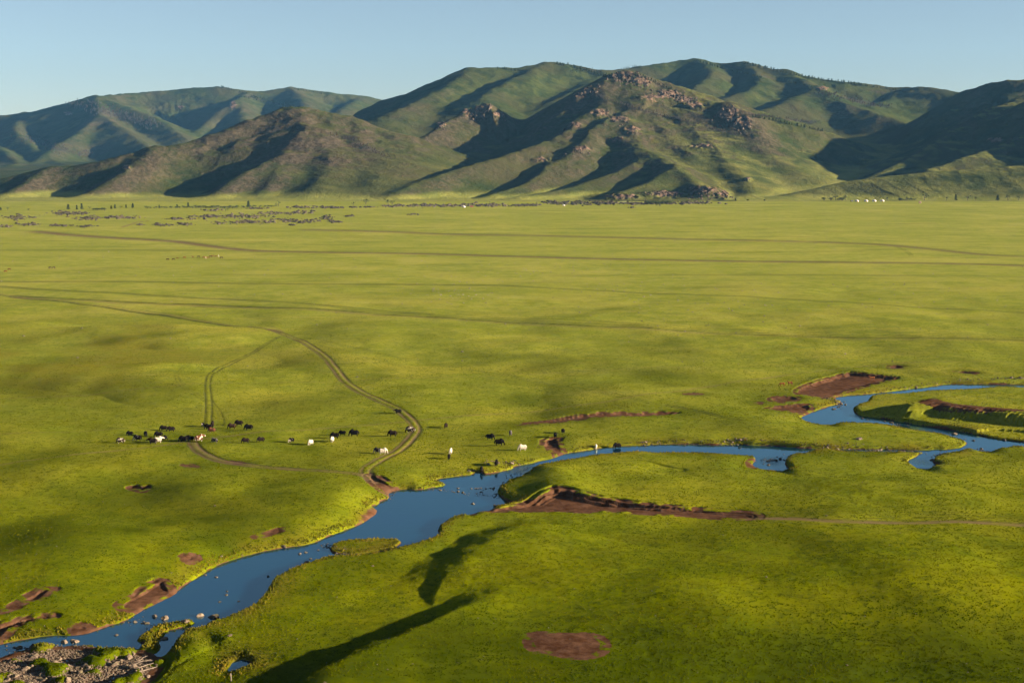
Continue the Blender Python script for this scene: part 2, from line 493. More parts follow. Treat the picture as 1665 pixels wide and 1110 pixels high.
H += mound(915, 790, 2.0, 9, 13, 1) + mound(905, 765, 1.2, 6, 9, 1)
H += mound(1040, 775, .8, 22, 16)
H -= mound(1080, 762, .9, 11, 7)
H += hollow([(1085, 769), (1105, 765), (1121, 760)], .8, 6, 2, (.2, .2))
H += mound(1300, 702, .6, 30, 7) + mound(1420, 712, .4, 18, 5)
H += mound(305, 1050, 1.0, 5, 6) + mound(325, 1055, .8, 5, 7)

# upper terrace on the right
T2 = [(1470, 660), (1500, 652), (1530, 650), (1580, 643), (1640, 640), (1760, 640), (1950, 643), (1950, 690), (1720, 679), (1640, 672), (1600, 668), (1555, 664), (1522, 659)]
sT = sdf_poly(X, Y, smooth_closed(pts(T2, 2.5), 1), 60, 60)
H += 3.3 * sstep(6, -1.5, sT + fbm(X, Y, 9, 3, 21) * 1.6 + fbm(X, Y, 3, 2, 22) * .5)
sT2 = sdf_poly(X, Y, pts([(1505, 652), (1530, 659), (1555, 664), (1600, 668), (1660, 672), (1660, 673.5), (1590, 671), (1540, 667), (1494, 660)], 2.0), 20, 20)
scar_T2 = sstep(1.5, -1.0, sT2 + wob)

# dry mud channel cut below the near terrace
M1 = [(760, 840), (815, 825), (850, 823), (893, 809), (920, 810), (955, 816), (1005, 821), (1046, 825), (1100, 828), (1149, 831), (1212, 835), (1240, 840), (1232, 849),
      (1163, 844), (1104, 840.5), (1046, 840.5), (1014, 836), (960, 835), (952, 838), (898, 833), (855, 835), (781, 835)]
pM1 = smooth_closed(pts(M1, -.6), 1)
sM1 = sdf_poly(X, Y, pM1, 15, 20)
depM = 1.5 * sstep(1245, 940, PXg) + .35
H += .7 * np.exp(-(np.maximum(sM1, 0) / 7) ** 2) * sstep(20, 18, sM1) * sstep(1260, 1000, PXg) * (Y > at_z(900, 826)[1]) * sstep(840, 900, PXg)
H -= depM * sstep(1.0, -2.2, sM1 + wob * .4 + fbm(X, Y, 4.5, 3, 34) * 1.1)
H = np.where(sM1 < 15, np.maximum(H, -1.2), H)

H = np.maximum(H, WZ + .45 + .1 * (H - WZ))
# --- earth scars: (outline, depth, soil strength)
scars = [
    ([(857, 1040), (880, 1036), (925, 1040), (955, 1037), (982, 1044), (986, 1062), (970, 1073), (935, 1077), (905, 1070), (862, 1066)], .02),
    ([(1290, 640), (1304, 630), (1320, 625), (1343, 617), (1380, 606), (1400, 609), (1440, 613), (1465, 616), (1430, 624), (1400, 632), (1365, 640), (1350, 648), (1330, 648), (1312, 644), (1300, 645)], 1.2),
    ([(1248, 648), (1262, 644), (1295, 645), (1302, 650), (1280, 655), (1258, 655)], .5),
    ([(1240, 666), (1260, 661), (1300, 658), (1318, 657), (1320, 664), (1312, 672), (1285, 670)], .9),
    ([(1442, 597), (1450, 593.5), (1466, 595), (1476, 598), (1462, 600.5), (1446, 599.5)], .7),
    ([(1548, 604), (1570, 603), (1590, 606), (1588, 610), (1565, 607.5)], .7),
    ([(1352, 625), (1360, 624), (1364, 626), (1356, 627.5)], .3),
    ([(830, 691), (860, 686), (905, 681), (960, 675), (1030, 672), (1085, 671), (1108, 673), (1080, 676), (1000, 681), (930, 685), (870, 691)], .9),
    ([(874, 728), (884, 722), (880, 717), (894, 712), (915, 710), (908, 716), (916, 730), (920, 737), (905, 741), (900, 734), (884, 727)], .8),
    ([(206, 794), (220, 791.5), (240, 793), (241, 799), (236, 803.5), (222, 800)], .8),
    ([(296, 757), (308, 755.5), (322, 760), (318, 763), (304, 760.5)], .4),
    ([(0, 993), (25, 985), (45, 972), (68, 963), (96, 964), (78, 970), (65, 980), (40, 982), (20, 995), (-30, 1004), (-60, 1005)], .35),
    ([(-60, 1030), (-20, 1022), (0, 1015), (35, 1007), (80, 1001), (95, 1004), (70, 1010), (35, 1014), (22, 1022), (5, 1036), (-30, 1046), (-60, 1048)], .9),
    ([(190, 983), (212, 972), (236, 957), (252, 947), (266, 944), (276, 950), (284, 962), (262, 972), (236, 986), (215, 990), (196, 991)], .9),
    ([(115, 1020), (125, 1012), (142, 1012), (152, 1017), (135, 1024)], .6),
    ([(292, 912), (320, 908), (322, 913), (305, 921)], .6),
    ([(410, 879), (440, 870), (458, 865), (466, 866), (450, 870), (425, 877)], .5),
    ([(593, 782), (604, 776), (640, 790), (655, 794), (640, 798), (628, 803), (606, 795)], .7),
    ([(1218, 746), (1232, 742), (1236, 748), (1226, 757), (1218, 756)], .7),
    ([(365, 752), (380, 751), (398, 754), (388, 756), (372, 755)], .15),
    ([(1228, 655), (1236, 653), (1240, 656), (1232, 658)], .3),
    ([(1112, 640), (1140, 638), (1142, 641), (1116, 642)], .12),
]
soil = np.zeros(X.shape); lush_shade = np.zeros(X.shape); dry = np.zeros(X.shape); rut = np.zeros(X.shape); track = np.zeros(X.shape)
jag = fbm(X, Y, 3.2, 3, 33)
for poly, dep in scars:
    P = smooth_closed(pts(poly, -dep * .5), 1)
    s = sdf_poly(X, Y, P, 8, 10)
    s = np.where(s < 9.5, s + jag * .8, s)
    tilt = np.clip((Y - P[:, 1].min()) / np.ptp(P[:, 1]), 0, 1)        # cut into the slope on the far side, level on the near side
    H -= dep * sstep(.35 * KS, -.75 * KS, s) * (.12 + .88 * sstep(0, .8, tilt))
    soil = np.maximum(soil, sstep(.7, -.5, s))
    lush_shade = np.maximum(lush_shade, .5 * sstep(6, 1, s))
soil = np.maximum(soil, sstep(.9, -.6, sM1 + jag * .5 + fbm(X, Y, 4.5, 3, 34) * 1.1))
soil = np.maximum(soil, scar_T2)

# --- river banks and bed
inn = sd < 29.5
gsd = np.where(sd < 29.5, sd, 30).reshape(gX.shape)
nxs = (np.gradient(gsd, axis=1) / np.gradient(gX, axis=1)).ravel()
def soften(v):
    g = v.reshape(gX.shape)
    for k in (2, 4, 6):
        g = (g + np.roll(g, k, 0) + np.roll(g, -k, 0) + np.roll(g, k, 1) + np.roll(g, -k, 1)) / 5
    return g.ravel()
nxs = soften(nxs)
cut = sstep(-.15, .45, nxs + .35 * fbm(X, Y, 22, 2, 41))          # 1 where the land lies to the right of the water: steep cut bank
bw = np.clip(1.3 + .9 * fbm(X, Y, 9, 2, 42), .6, 2.4)
bank_top = np.where(isl < .5, -.65, H)
edge = .42 + .70 * cut
rise = sstep(0, 1, np.clip((sdw + .15) / bw, 0, 1))
nys = (np.gradient(gsd, axis=0) / np.gradient(gY, axis=0)).ravel()
nys = soften(nys)
nearside = sstep(-.2, -.7, nys) * sstep(.5, -.1, nxs)                 # shelving shore on the camera's side of the water
slow = np.clip((sdw - .2) / np.maximum(11 - 7.5 * cut + 3 * fbm(X, Y, 16, 2, 43), 2.6 * (H - WZ - 1.0)), 0, 1)
slow = 1 - (1 - slow) ** 2
lip = np.minimum(WZ - .15 + edge, bank_top - .02)
slow = slow * (1 - .55 * nearside * sstep(16, 2, sdw))
land = (WZ - .15) + (lip - WZ + .15) * rise * (1 - .45 * nearside * sstep(8, 1, sdw)) + (bank_top - lip) * slow
bed = WZ - .15 - .55 * sstep(0, -5, sdw)
Hn = np.where(sdw > -.15, land, bed)
H = np.where(inn, Hn, H)
# soft mud shore and grassy fringes
shore = sstep(1.1, .1, sdw) * inn
dry = np.maximum(dry, .8 * sstep(9, 1, sdw) * inn * sstep(-.2, .35, fbm(X, Y, 18, 2, 44)))
soil = np.maximum(soil, shore * sstep(-.10, .22, fbm(X, Y, 7, 2, 45)) * .85)
soil = np.maximum(soil, inn * .72 * sstep(.75, .25, sdw) * sstep(-.4, .1, fbm(X, Y, 4, 2, 47)))
fx, fy = at_z(612, 840, WZ)
soil = np.maximum(soil, .9 * np.exp(-(((X - fx) / 5) ** 2 + ((Y - fy) / 9) ** 2)) * sstep(4.5, .5, sdw) * inn)
lush_shade = np.maximum(lush_shade, .6 * sstep(.0, .5, fbm(X, Y, 45, 3, 46)) * sstep(700, 450, Y))
# gravel shelf at the lower left, where the cobbles lie
CB = [(-40, 1090), (10, 1068), (60, 1056), (110, 1052), (160, 1056), (215, 1060), (250, 1068), (262, 1080), (250, 1098), (225, 1120), (150, 1150), (-60, 1160)]
pCB = smooth_closed(pts(CB, WZ), 1)
sCB = sdf_poly(X, Y, pCB, 12, 12)
cbm = sstep(3.0, -1.0, sCB)
H = H * (1 - cbm) + (WZ + .11 + .30 * fbm(X, Y, 5, 3, 51)) * cbm
soil = soil * (1 - cbm); dry *= (1 - cbm * .6)
hum = fbm(X, Y, 5.5, 2, 52)
H += cbm * .95 * sstep(.06, .42, hum)
gravel_soil = cbm * sstep(.16, .0, hum)
soil = np.maximum(soil, gravel_soil * .8)

PYg = HOR + FPX * CAMH / np.maximum(Y, 1)
dry = np.maximum(dry, .7 * np.exp(-((PXg - 130) / 260) ** 2 - ((PYg - 585) / 60) ** 2) * sstep(-.4, .3, fbm(X, Y, 50, 3, 65)))
lush_shade = np.maximum(lush_shade, .92 * sstep(975, 1110, PYg + 60 * fbm(X, Y, 30, 3, 66)))  # deeper green; also puts lens falloff and steep-view shade into the colour
lush_shade = np.maximum(lush_shade, 1.0 * np.exp(-((PXg - 260) / 280) ** 2 - ((PYg - 880) / 90) ** 2) * sstep(-.3, .3, fbm(X, Y, 26, 3, 67)))  # darker green, with the shade of slopes facing left painted in
# --- tracks
steppe = np.clip(np.log(np.maximum(Y, 1) / 255) / np.log(950 / 255), 0, 1) ** 1.1  # grass pales with distance: drier, plus view-angle self-shade put into colour
N63 = fbm(X, Y, 14, 2, 63) * .22; N64 = np.clip(.9 + .4 * fbm(X, Y, 20, 2, 64), .5, 1)
def rut_line(line, w=.38, gap=0.0, depth=.12, kind='rut', k=1.0, z=0.0, sm=2):
    global H, rut, track
    L = smooth_line(pts(line, z), sm)
    D, S, V = dist_line(X, Y, L, 26 + w * 4)
    nearh = np.ptp(L[:, 0]) > 1.2 * np.ptp(L[:, 1])
    wl = np.maximum(w, Y * .00045)
    if nearh: wl = np.maximum(wl, RS * .75 * sstep(480, 700, Y))
    if gap > 0:
        d = np.abs(D - gap / 2)
    else:
        d = D
    d = np.abs(d + N63)
    m = np.exp(-np.minimum(d / wl, 20) ** 2) * N64
    m = np.where(D < 1e5, m, 0) * k
    H -= depth * m
    if kind == 'rut': rut = np.maximum(rut, m)
    else: track = np.maximum(track, m)
    return D

T1a = [(-60, 470), (0, 478), (20, 482), (101, 490), (145, 497), (202, 504), (269, 512), (336, 522), (404, 533), (437, 538), (455, 542)]
T1b = [(437, 538), (455, 542), (471, 547.5), (504, 562.5), (528, 579.5), (545, 601), (557, 617), (575, 631), (608, 648), (644, 666), (664, 678), (674, 688), (677, 697), (670, 708), (659, 720), (642, 734), (623, 746), (606, 757), (593, 768), (596, 778), (606, 785)]
rut_line(T1a, 1.3, 0, .12, 'rut', 1.0); rut_line([(a, b - 1.8) for a, b in T1a], .6, 0, .05, 'track', .75); rut_line([(a, b - 4.5 * max(0, 1 - abs(a - 250) / 220)) for a, b in T1a], .6, 0, .05, 'rut', .55)
rut_line(T1b, .42, 2.0, .10, 'track', 1.0); rut_line(T1b, .38, 3.2, .05, 'rut', 1.0); rut_line(T1b, .3, 0.0, -.06, 'rut', .25)
rut_line([(404, 533), (430, 530), (445, 533), (460, 541)], .6, 0, .05, 'track', .6)
T2l = [(20, 482), (120, 488), (215, 493), (336, 497.5), (437, 502), (560, 508.5), (644, 514), (788, 522), (968, 532), (1100, 539.5), (1173, 544), (1353, 549), (1533, 554.5), (1665, 557.5), (1750, 560)]
rut_line(T2l, .8, 0, .08, 'track', .75); rut_line([(a, b - 2.3) for a, b in T2l], 1.0, 2.4, .16, 'rut', .85)
rut_line([(a, b - 5.5) for a, b in T2l[5:]], .6, 2.0, .05, 'rut', .5); rut_line([(a, b - 9) for a, b in T2l[7:]], .6, 0, .05, 'rut', .4)
rut_line([(-40, 457), (0, 458), (202, 457), (303, 459.5), (560, 462), (788, 463), (860, 467), (1100, 478), (1227, 482.5), (1317, 488), (1461, 497), (1665, 507), (1750, 511)], .8, 0, .10, 'rut', .7)
rut_line([(0, 466), (134, 474), (303, 482), (437, 490), (560, 500), (700, 509)], .8, 2.2, .06, 'rut', .6)
T5 = [(60, 377), (134, 384), (219, 389), (286, 392.5), (319, 397.5), (370, 404), (420, 409), (560, 411), (680, 412.5), (860, 418), (1100, 424), (1353, 426.5), (1533, 428.5), (1665, 432), (1760, 434)]
rut_line(T5, 1.5, 0, .06, 'track', .9); rut_line([(a, b - .9) for a, b in T5], 1.0, 0, .15, 'rut', .8)
T6 = [(500, 374), (644, 377), (716, 381.5), (860, 383), (1100, 389), (1209, 391), (1389, 395), (1497, 403), (1587, 414), (1665, 417.5), (1760, 420)]
rut_line(T6, 1.4, 0, .06, 'track', .75); rut_line([(a, b - .8) for a, b in T6], 1.0, 0, .12, 'rut', .65)
rut_line([(70, 378), (90, 381), (104, 383)], 2.2, 0, .05, 'track', .9); rut_line([(196, 370), (212, 365), (222, 361.5), (240, 359)], 2.2, 0, .05, 'track', .9)
rut_line([(286, 392.5), (319, 397.5), (370, 404)], 2.4, 0, .05, 'track', .9)
rut_line([(1450, 398), (1475, 408), (1482, 416)], .8, 2.0, .03, 'rut', .4)
rut_line([(0, 407), (250, 406), (420, 409)], .9, 0, .06, 'rut', .45)
rut_line([(900, 448), (1300, 446), (1665, 450)], .9, 0, .05, 'rut', .4)
rut_line([(490, 549), (608, 572.5), (824, 608.5), (1004, 645), (1065, 658), (1119, 666.5), (1173, 679)], .22, 1.6, .07, 'rut', .7)
rut_line([(508, 560), (590, 580), (716, 608.5), (824, 619.5), (950, 637.5), (1005, 648)], .22, 0, .06, 'rut', .55)
rut_line([(1085, 660), (1130, 668), (1173, 679), (1200, 684)], .3, 1.7, .14, 'rut', .8)
rut_line([(-60, 768), (0, 759), (84, 747), (168, 736), (269, 724), (336, 712.5), (437, 700.5), (560, 692), (662, 684), (824, 670), (968, 655.5), (1065, 643), (1209, 619.5), (1317, 603), (1425, 591), (1497, 588), (1665, 586), (1760, 585)], .75, 0, .05, 'track', .55)
rut_line([(-40, 646), (0, 643), (188, 638), (286, 633), (504, 621.5), (716, 614), (824, 608.5), (1100, 599.5), (1300, 591)], .6, 0, .04, 'track', .38)
rut_line([(0, 709), (101, 706), (188, 700.5), (290, 697)], .5, 0, .04, 'track', .35)
rut_line([(457, 547.5), (420, 568), (370, 591), (346, 611), (341, 631.5), (345, 652), (343, 690)], .36, 0, .09, 'rut', 1.0)
rut_line([(451, 549), (404, 573), (353, 594.5), (336, 618), (333, 638), (335, 658), (332, 690)], .36, 0, .09, 'rut', 1.0)
rut_line([(343, 648), (358, 662), (365, 680), (362, 690)], .32, 0, .07, 'rut', .85)
rut_line([(350, 660), (356, 675), (353, 690)], .22, 0, .06, 'rut', .45)
rut_line([(303, 598), (284, 616), (293, 635), (326, 648), (343, 655)], .24, 1.2, .05, 'rut', .42)
rut_line([(445, 549), (410, 560), (370, 575), (340, 592), (322, 612)], .24, 1.5, .03, 'rut', .28)
T12 = [(313, 720), (319, 732), (336, 742.5), (360, 751), (388, 754.5), (424, 761), (460, 764.5), (507, 769.5), (541, 773), (583, 777), (604, 782)]
rut_line(T12, .44, 1.9, .08, 'track', 1.0); rut_line(T12, .40, 2.9, .06, 'rut', 1.0); rut_line(T12, .7, 0, .04, 'track', .6)
T13 = [(1220, 842), (1303, 844), (1344, 848), (1405, 850), (1490, 849.5), (1541, 846.5), (1592, 847.5), (1665, 850), (1760, 852)]
rut_line(T13, 1.3, 0, .18, 'track', 1.0); rut_line([(a, b - 2.5) for a, b in T13], .3, 0, .12, 'rut', .8)
for k, off in enumerate((0, 3.2, 5.5, 8.5, 11, 15)):
    rut_line([(1225, 834 + off * .55), (1300, 830 + off), (1371, 826.5 + off), (1507, 830 + off), (1600, 834 + off), (1700, 840 + off)], .18, 0, .10, 'rut', .65)
rut_line([(1250, 849), (1405, 858), (1530, 866), (1665, 876)], .3, 0, .10, 'rut', .45)
# a low bank runs along the bottom of that track

xs, ys = at_z(832, 1000)
H += .05 * fbm(X, Y, 2.2, 3, 61) * sstep(700, 350, Y) * (sd > 0)
plainH = H.reshape(gX.shape)

# ------------------------------------------------------------------ terrain: hills
Yh = np.geomspace(Yp[-1], 7600, 540)
uh_mid = np.linspace(-0.40, 0.40, 900)
Uh = np.concatenate([-0.40 * np.geomspace(1, 3.0, 20)[1:][::-1], uh_mid, 0.40 * np.geomspace(1, 3.0, 46)[1:]])
hU, hY = np.meshgrid(Uh, Yh)
hX = hU * hY
HX, HY, HU = hX.ravel(), hY.ravel(), hU.ravel()

wright = sstep(-.26, -.06, HU)
base = (.078 * np.maximum(HY - 2230, 0) * sstep(2200, 2700, HY)) * wright
base = np.where(HY > 3700, base * 0 + (125 + .03 * (HY - 3700)) * wright, base)
base += (.012 * np.maximum(HY - 2300, 0)) * (1 - wright)
base += 1.0 * fbm(HX, HY, 160, 3, 71) * sstep(2150, 2500, HY) * 4

ridges = []
def ridge(p, s=.45, r=14.0, spur=.35):
    ridges.append((p, s, r, spur))
# left front hill
ridge([(-140, 304, 2480), (0, 292, 2490), (34, 284, 2500), (81, 277, 2510), (141, 267, 2520), (210, 255, 2540), (252, 246, 2560), (300, 238, 2600), (345, 223, 2640), (400, 201, 2700), (440, 187, 2740), (485, 179, 2760), (520, 185, 2760), (560, 196, 2750), (600, 208, 2740), (648, 224, 2700), (676, 244, 2640)], .46, 18)
ridge([(252, 246, 2560), (229, 260, 2490), (198, 283, 2410), (165, 303, 2330), (140, 316, 2285)], .50, 12, .2)
ridge([(485, 180, 2750), (506, 210, 2640), (481, 236, 2540), (455, 258, 2470), (404, 282, 2380), (352, 312, 2290)], .52, 12, .2)
ridge([(81, 277, 2510), (40, 300, 2400), (5, 318, 2310)], .42, 12, .2)
ridge([(484, 182, 2750), (464, 207, 2690), (430, 225, 2650), (395, 240, 2600)], .5, 12, .2)
ridge([(475, 258, 2470), (458, 285, 2380), (428, 311, 2300)], .42, 12, .2)
ridge([(506, 210, 2640), (545, 245, 2520), (540, 278, 2400), (520, 302, 2310)], .34, 22, .2)
ridge([(560, 196, 2750), (590, 232, 2600), (612, 262, 2490), (615, 296, 2350)], .34, 24, .2)
ridge([(648, 224, 2700), (655, 250, 2560), (640, 290, 2380)], .34, 24, .2)
# central massif
ridge([(1000, 122, 3010), (1015, 121, 3000), (1045, 124, 3000), (1075, 138, 3000), (1110, 152, 2980), (1140, 168, 2940), (1183, 172, 2860), (1212, 190, 2800), (1226, 212, 2750), (1240, 235, 2700)], .55, 10)
ridge([(1015, 121, 3000), (985, 136, 2980), (958, 147, 2950), (940, 153, 2930), (930, 172, 2890), (905, 195, 2840), (870, 222, 2760)], .62, 10, .4)
ridge([(985, 140, 2950), (979, 172, 2850), (942, 200, 2760), (920, 218, 2700), (876, 237, 2620), (796, 263, 2490), (708, 287, 2370), (648, 313, 2260)], .50, 10, .35)
ridge([(1035, 160, 2900), (1016, 190, 2800), (967, 207, 2720), (944, 241, 2600), (910, 262, 2520), (863, 295, 2380), (806, 316, 2270)], .50, 10, .35)
ridge([(1016, 190, 2800), (1042, 243, 2600), (1048, 262, 2520), (1008, 280, 2440), (975, 291, 2390), (915, 309, 2300), (845, 321, 2220)], .46, 12, .35)
ridge([(1042, 243, 2600), (1075, 262, 2480), (1102, 274, 2420), (1128, 292, 2340), (1150, 310, 2250)], .50, 12, .35)
ridge([(1102, 274, 2420), (1062, 296, 2330), (1010, 312, 2250)], .46, 12, .35)
ridge([(1110, 152, 2980), (1122, 200, 2800), (1152, 236, 2650), (1190, 270, 2500), (1214, 293, 2400), (1222, 316, 2270)], .34, 16, .35)
ridge([(1075, 138, 3000), (1060, 190, 2830), (1090, 225, 2700), (1130, 262, 2550)], .40, 14, .35)
ridge([(1183, 172, 2860), (1215, 222, 2720), (1255, 252, 2640), (1300, 280, 2540)], .30, 22, .25)
# crag in the bowl
ridge([(690, 228, 2790), (722, 205, 2860), (752, 190, 2930), (772, 179, 2950), (790, 168, 2960), (812, 180, 2960), (832, 192, 2960), (860, 200, 2980)], .62, 6, .4)
# skyline behind
ridge([(560, 192, 3850), (600, 188, 3800), (625, 178, 3800), (655, 160, 3850), (700, 138, 3900), (740, 121, 3950), (765, 113, 4000), (800, 112, 4050), (850, 112, 4100), (885, 105, 4150), (910, 103, 4200), (950, 111, 4200), (985, 119, 4200), (1050, 108, 4300), (1100, 101, 4400), (1135, 98, 4400), (1170, 106, 4400), (1210, 103, 4300), (1260, 114, 4200), (1330, 130, 4100), (1400, 137, 4100), (1470, 147, 4100), (1500, 142, 4000), (1530, 145, 3950), (1570, 155, 3900), (1700, 150, 3900)], .42, 20)
ridge([(885, 106, 4150), (862, 118, 4000), (835, 128, 3850), (805, 146, 3700), (782, 162, 3580)], .44, 14)
ridge([(765, 113, 4000), (735, 136, 3800), (700, 156, 3650), (660, 174, 3550), (620, 190, 3450)], .42, 16)
ridge([(985, 119, 4200), (960, 136, 4000), (930, 152, 3800), (900, 168, 3650)], .42, 16)
ridge([(1135, 98, 4400), (1152, 110, 4200), (1160, 121, 4100), (1140, 136, 3950), (1128, 147, 3850)], .46, 14)
ridge([(1210, 103, 4300), (1246, 131, 4000), (1215, 149, 3850), (1178, 162, 3740)], .46, 14)
ridge([(1275, 118, 4180), (1324, 143, 3900), (1300, 156, 3800), (1265, 172, 3660), (1225, 187, 3550)], .46, 14)
ridge([(1324, 143, 3900), (1380, 172, 3720), (1440, 190, 3580), (1498, 209, 3450)], .40, 16)
ridge([(1470, 147, 4100), (1440, 165, 3900), (1410, 176, 3780)], .42, 16)
# right hill and what lies beyond the frame on that side
ridge([(1566, 156, 3350), (1588, 144, 3290), (1614, 137, 3240), (1645, 132, 3200), (1700, 127, 3180), (1800, 120, 3120), (1950, 112, 3050), (2200, 112, 3000)], .62, 14)
ridge([(1720, 140, 2960), (1645, 166, 2900), (1600, 186, 2840), (1540, 224, 2750), (1500, 250, 2650), (1440, 278, 2540), (1385, 302, 2430), (1335, 314, 2340)], .44, 14)
ridge([(1760, 200, 2700), (1665, 230, 2600), (1580, 256, 2500), (1510, 276, 2420)], .42, 14)
ridge([(1275, 321, 2240), (1340, 303, 2290), (1441, 287, 2330), (1556, 279, 2340), (1700, 270, 2340), (1900, 250, 2340)], .30, 16, .3)
ridge([(1720, 152, 2800), (1850, 142, 2650), (2000, 128, 2600), (2400, 118, 2600)], .46, 20)
ridge([(1700, 292, 2330), (1850, 262, 2300), (2050, 226, 2300), (2400, 200, 2300)], .42, 20)
# far left range
ridge([(-160, 205, 6200), (0, 189, 6200), (40, 186, 6200), (100, 171, 6150), (155, 157, 6000), (200, 154, 6200), (280, 147, 6300), (350, 141, 6300), (380, 144, 6300), (410, 151, 6300), (470, 143, 6400), (510, 149, 6500), (550, 152, 6500), (590, 158, 6600), (640, 167, 6600), (720, 176, 6600)], .46, 24)
ridge([(155, 158, 5990), (166, 190, 5500), (132, 214, 5250), (96, 236, 5000), (60, 262, 4700)], .5, 16)
ridge([(166, 190, 5500), (205, 214, 5200), (240, 238, 4950), (265, 262, 4700)], .46, 16)
ridge([(155, 158, 5990), (215, 178, 5750), (268, 200, 5500), (300, 226, 5200)], .40, 20)
ridge([(400, 152, 6280), (385, 166, 6000), (352, 186, 5800), (320, 214, 5500)], .5, 16)
ridge([(385, 166, 6000), (400, 190, 5700), (380, 214, 5400), (345, 238, 5100)], .46, 18)
ridge([(470, 143, 6400), (500, 165, 6000), (480, 190, 5600), (450, 215, 5200)], .42, 20)
ridge([(40, 186, 6200), (20, 212, 5500), (45, 235, 5100), (85, 262, 4750), (110, 280, 4400)], .5, 16)
ridge([(-140, 200, 5600), (-40, 225, 5200), (0, 240, 5000), (30, 265, 4600), (20, 285, 4300)], .5, 16)
ridge([(590, 158, 6600), (560, 175, 6000), (540, 195, 5600)], .42, 20)

warpx = fbm(HX, HY, 120, 3, 81) * 12
warpy = fbm(HX, HY, 120, 3, 84) * 12
spn = fbm(HX, HY, 230, 2, 87, .5)
spn2 = fbm(HX, HY, 75, 2, 91, .5)
acc = np.zeros(HX.shape); best = np.full(HX.shape, 1e6)
K = 7.0
accl = np.zeros(HX.shape)
for p, s, r, spur in ridges:
    a = np.array(p, float)
    wx, wy, wz = at_Y(a[:, 0], a[:, 1], a[:, 2])
    L = smooth_line(np.stack([wx, wy, wz], 1), 2)
    zmax = L[:, 2].max()
    D, S, V = dist_line(HX + warpx, HY + warpy, L[:, :2], 1500, L[:, 2])
    m = D < 1500
    A = np.maximum(V[m] - base[m], 3.0)
    dd = np.sqrt(D[m] ** 2 + r * r) - r
    far = sstep(8, 90, dd)
    ss = s * (1 + far * (spur * .55 * spn[m] + .10 * spn2[m]))
    kk = .11 * A + 3
    tt = (A - np.clip(ss, .12, 2) * dd) / kk
    c = kk * np.where(tt > 20, tt, np.log1p(np.exp(np.clip(tt, -30, 20))))
    full = np.zeros(HX.shape); full[m] = c
    accl += np.where(full > .5, np.exp(np.clip(full / K, 0, 300)) - 1, 0)
    best = np.minimum(best, D)
Hh = base + K * np.log1p(accl)
Hh = np.where(np.isfinite(Hh), Hh, base)
relh = Hh - base
amp2 = sstep(3, 70, relh)
Hh += amp2 * (5.0 * fbm(HX, HY, 110, 3, 95, .5, True) + .9 * fbm(HX, HY, 18, 3, 98) + 2.6 * fbm(HX, HY, 46, 3, 97, .55, True) * sstep(3600, 3000, HY))
Hh *= sstep(Yp[-1] + 2, Yp[-1] + 90, HY)

hillH = Hh.reshape(hX.shape)

# ------------------------------------------------------------------ lookups on both grids
def ground_z(x, y):
    x = np.atleast_1d(np.asarray(x, float)); y = np.atleast_1d(np.asarray(y, float))
    out = np.zeros(x.shape)
    for (U, YY, HH, sel) in ((Up, Yp, plainH, y <= Yp[-1]), (Uh, Yh, hillH, y > Yp[-1])):
        if not sel.any(): continue
        xx, yy = x[sel], y[sel]
        u = xx / yy
        j = np.clip(np.searchsorted(YY, yy) - 1, 0, len(YY) - 2)
        i = np.clip(np.searchsorted(U, u) - 1, 0, len(U) - 2)
        fy = np.clip((yy - YY[j]) / (YY[j + 1] - YY[j]), 0, 1); fx = np.clip((u - U[i]) / (U[i + 1] - U[i]), 0, 1)
        out[sel] = (HH[j, i] * (1 - fx) + HH[j, i + 1] * fx) * (1 - fy) + (HH[j + 1, i] * (1 - fx) + HH[j + 1, i + 1] * fx) * fy
    return out

def hit(px, py):
    """first point of the terrain seen through a photo pixel"""
    dx, dy, dz = raydir(px, py)
    u = dx / dy; sl = dz / dy
    for U, YY, HH in ((Up, Yp, plainH), (Uh, Yh, hillH)):
        i = int(np.clip(np.searchsorted(U, u) - 1, 0, len(U) - 2)); f = (u - U[i]) / (U[i + 1] - U[i])
        prof = HH[:, i] * (1 - f) + HH[:, i + 1] * f
        g = CAMH + sl * YY - prof
        k = np.nonzero(g < 0)[0]
        if len(k):
            k = k[0]
            if k == 0: yv = YY[0]
            else:
                t = g[k - 1] / (g[k - 1] - g[k] + 1e-9); yv = YY[k - 1] + t * (YY[k] - YY[k - 1])
            return Vector((u * yv, yv, float(ground_z(u * yv, yv)[0])))
    return None

def grid_faces(nr, nc):
    a = (np.arange(nr - 1)[:, None] * nc + np.arange(nc - 1)[None, :]).ravel()
    return np.stack([a, a + 1, a + nc + 1, a + nc], 1)

def grid_tris(nr, nc, z):
    """triangulate along the flatter diagonal, so that scarps and ridges keep clean edges"""
    q = grid_faces(nr, nc)
    d = np.abs(z[q[:, 0]] - z[q[:, 2]]) <= np.abs(z[q[:, 1]] - z[q[:, 3]])
    t1 = np.where(d[:, None], q[:, [0, 1, 2]], q[:, [0, 1, 3]])
    t2 = np.where(d[:, None], q[:, [0, 2, 3]], q[:, [1, 2, 3]])
    return np.stack([t1, t2], 1).reshape(-1, 3)

me = raw_mesh('grassland', np.stack([X, Y, H], 1), grid_tris(*gX.shape, H), True)
for nm, arr in (('soil', soil), ('lush_shade', lush_shade), ('dry', dry), ('rut', np.clip(rut, 0, 1)), ('track', np.clip(track, 0, 1)), ('steppe', steppe)):
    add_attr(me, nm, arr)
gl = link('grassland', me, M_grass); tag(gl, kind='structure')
gl.cycles.shadow_terminator_offset = .12; gl.cycles.shadow_terminator_geometry_offset = .1

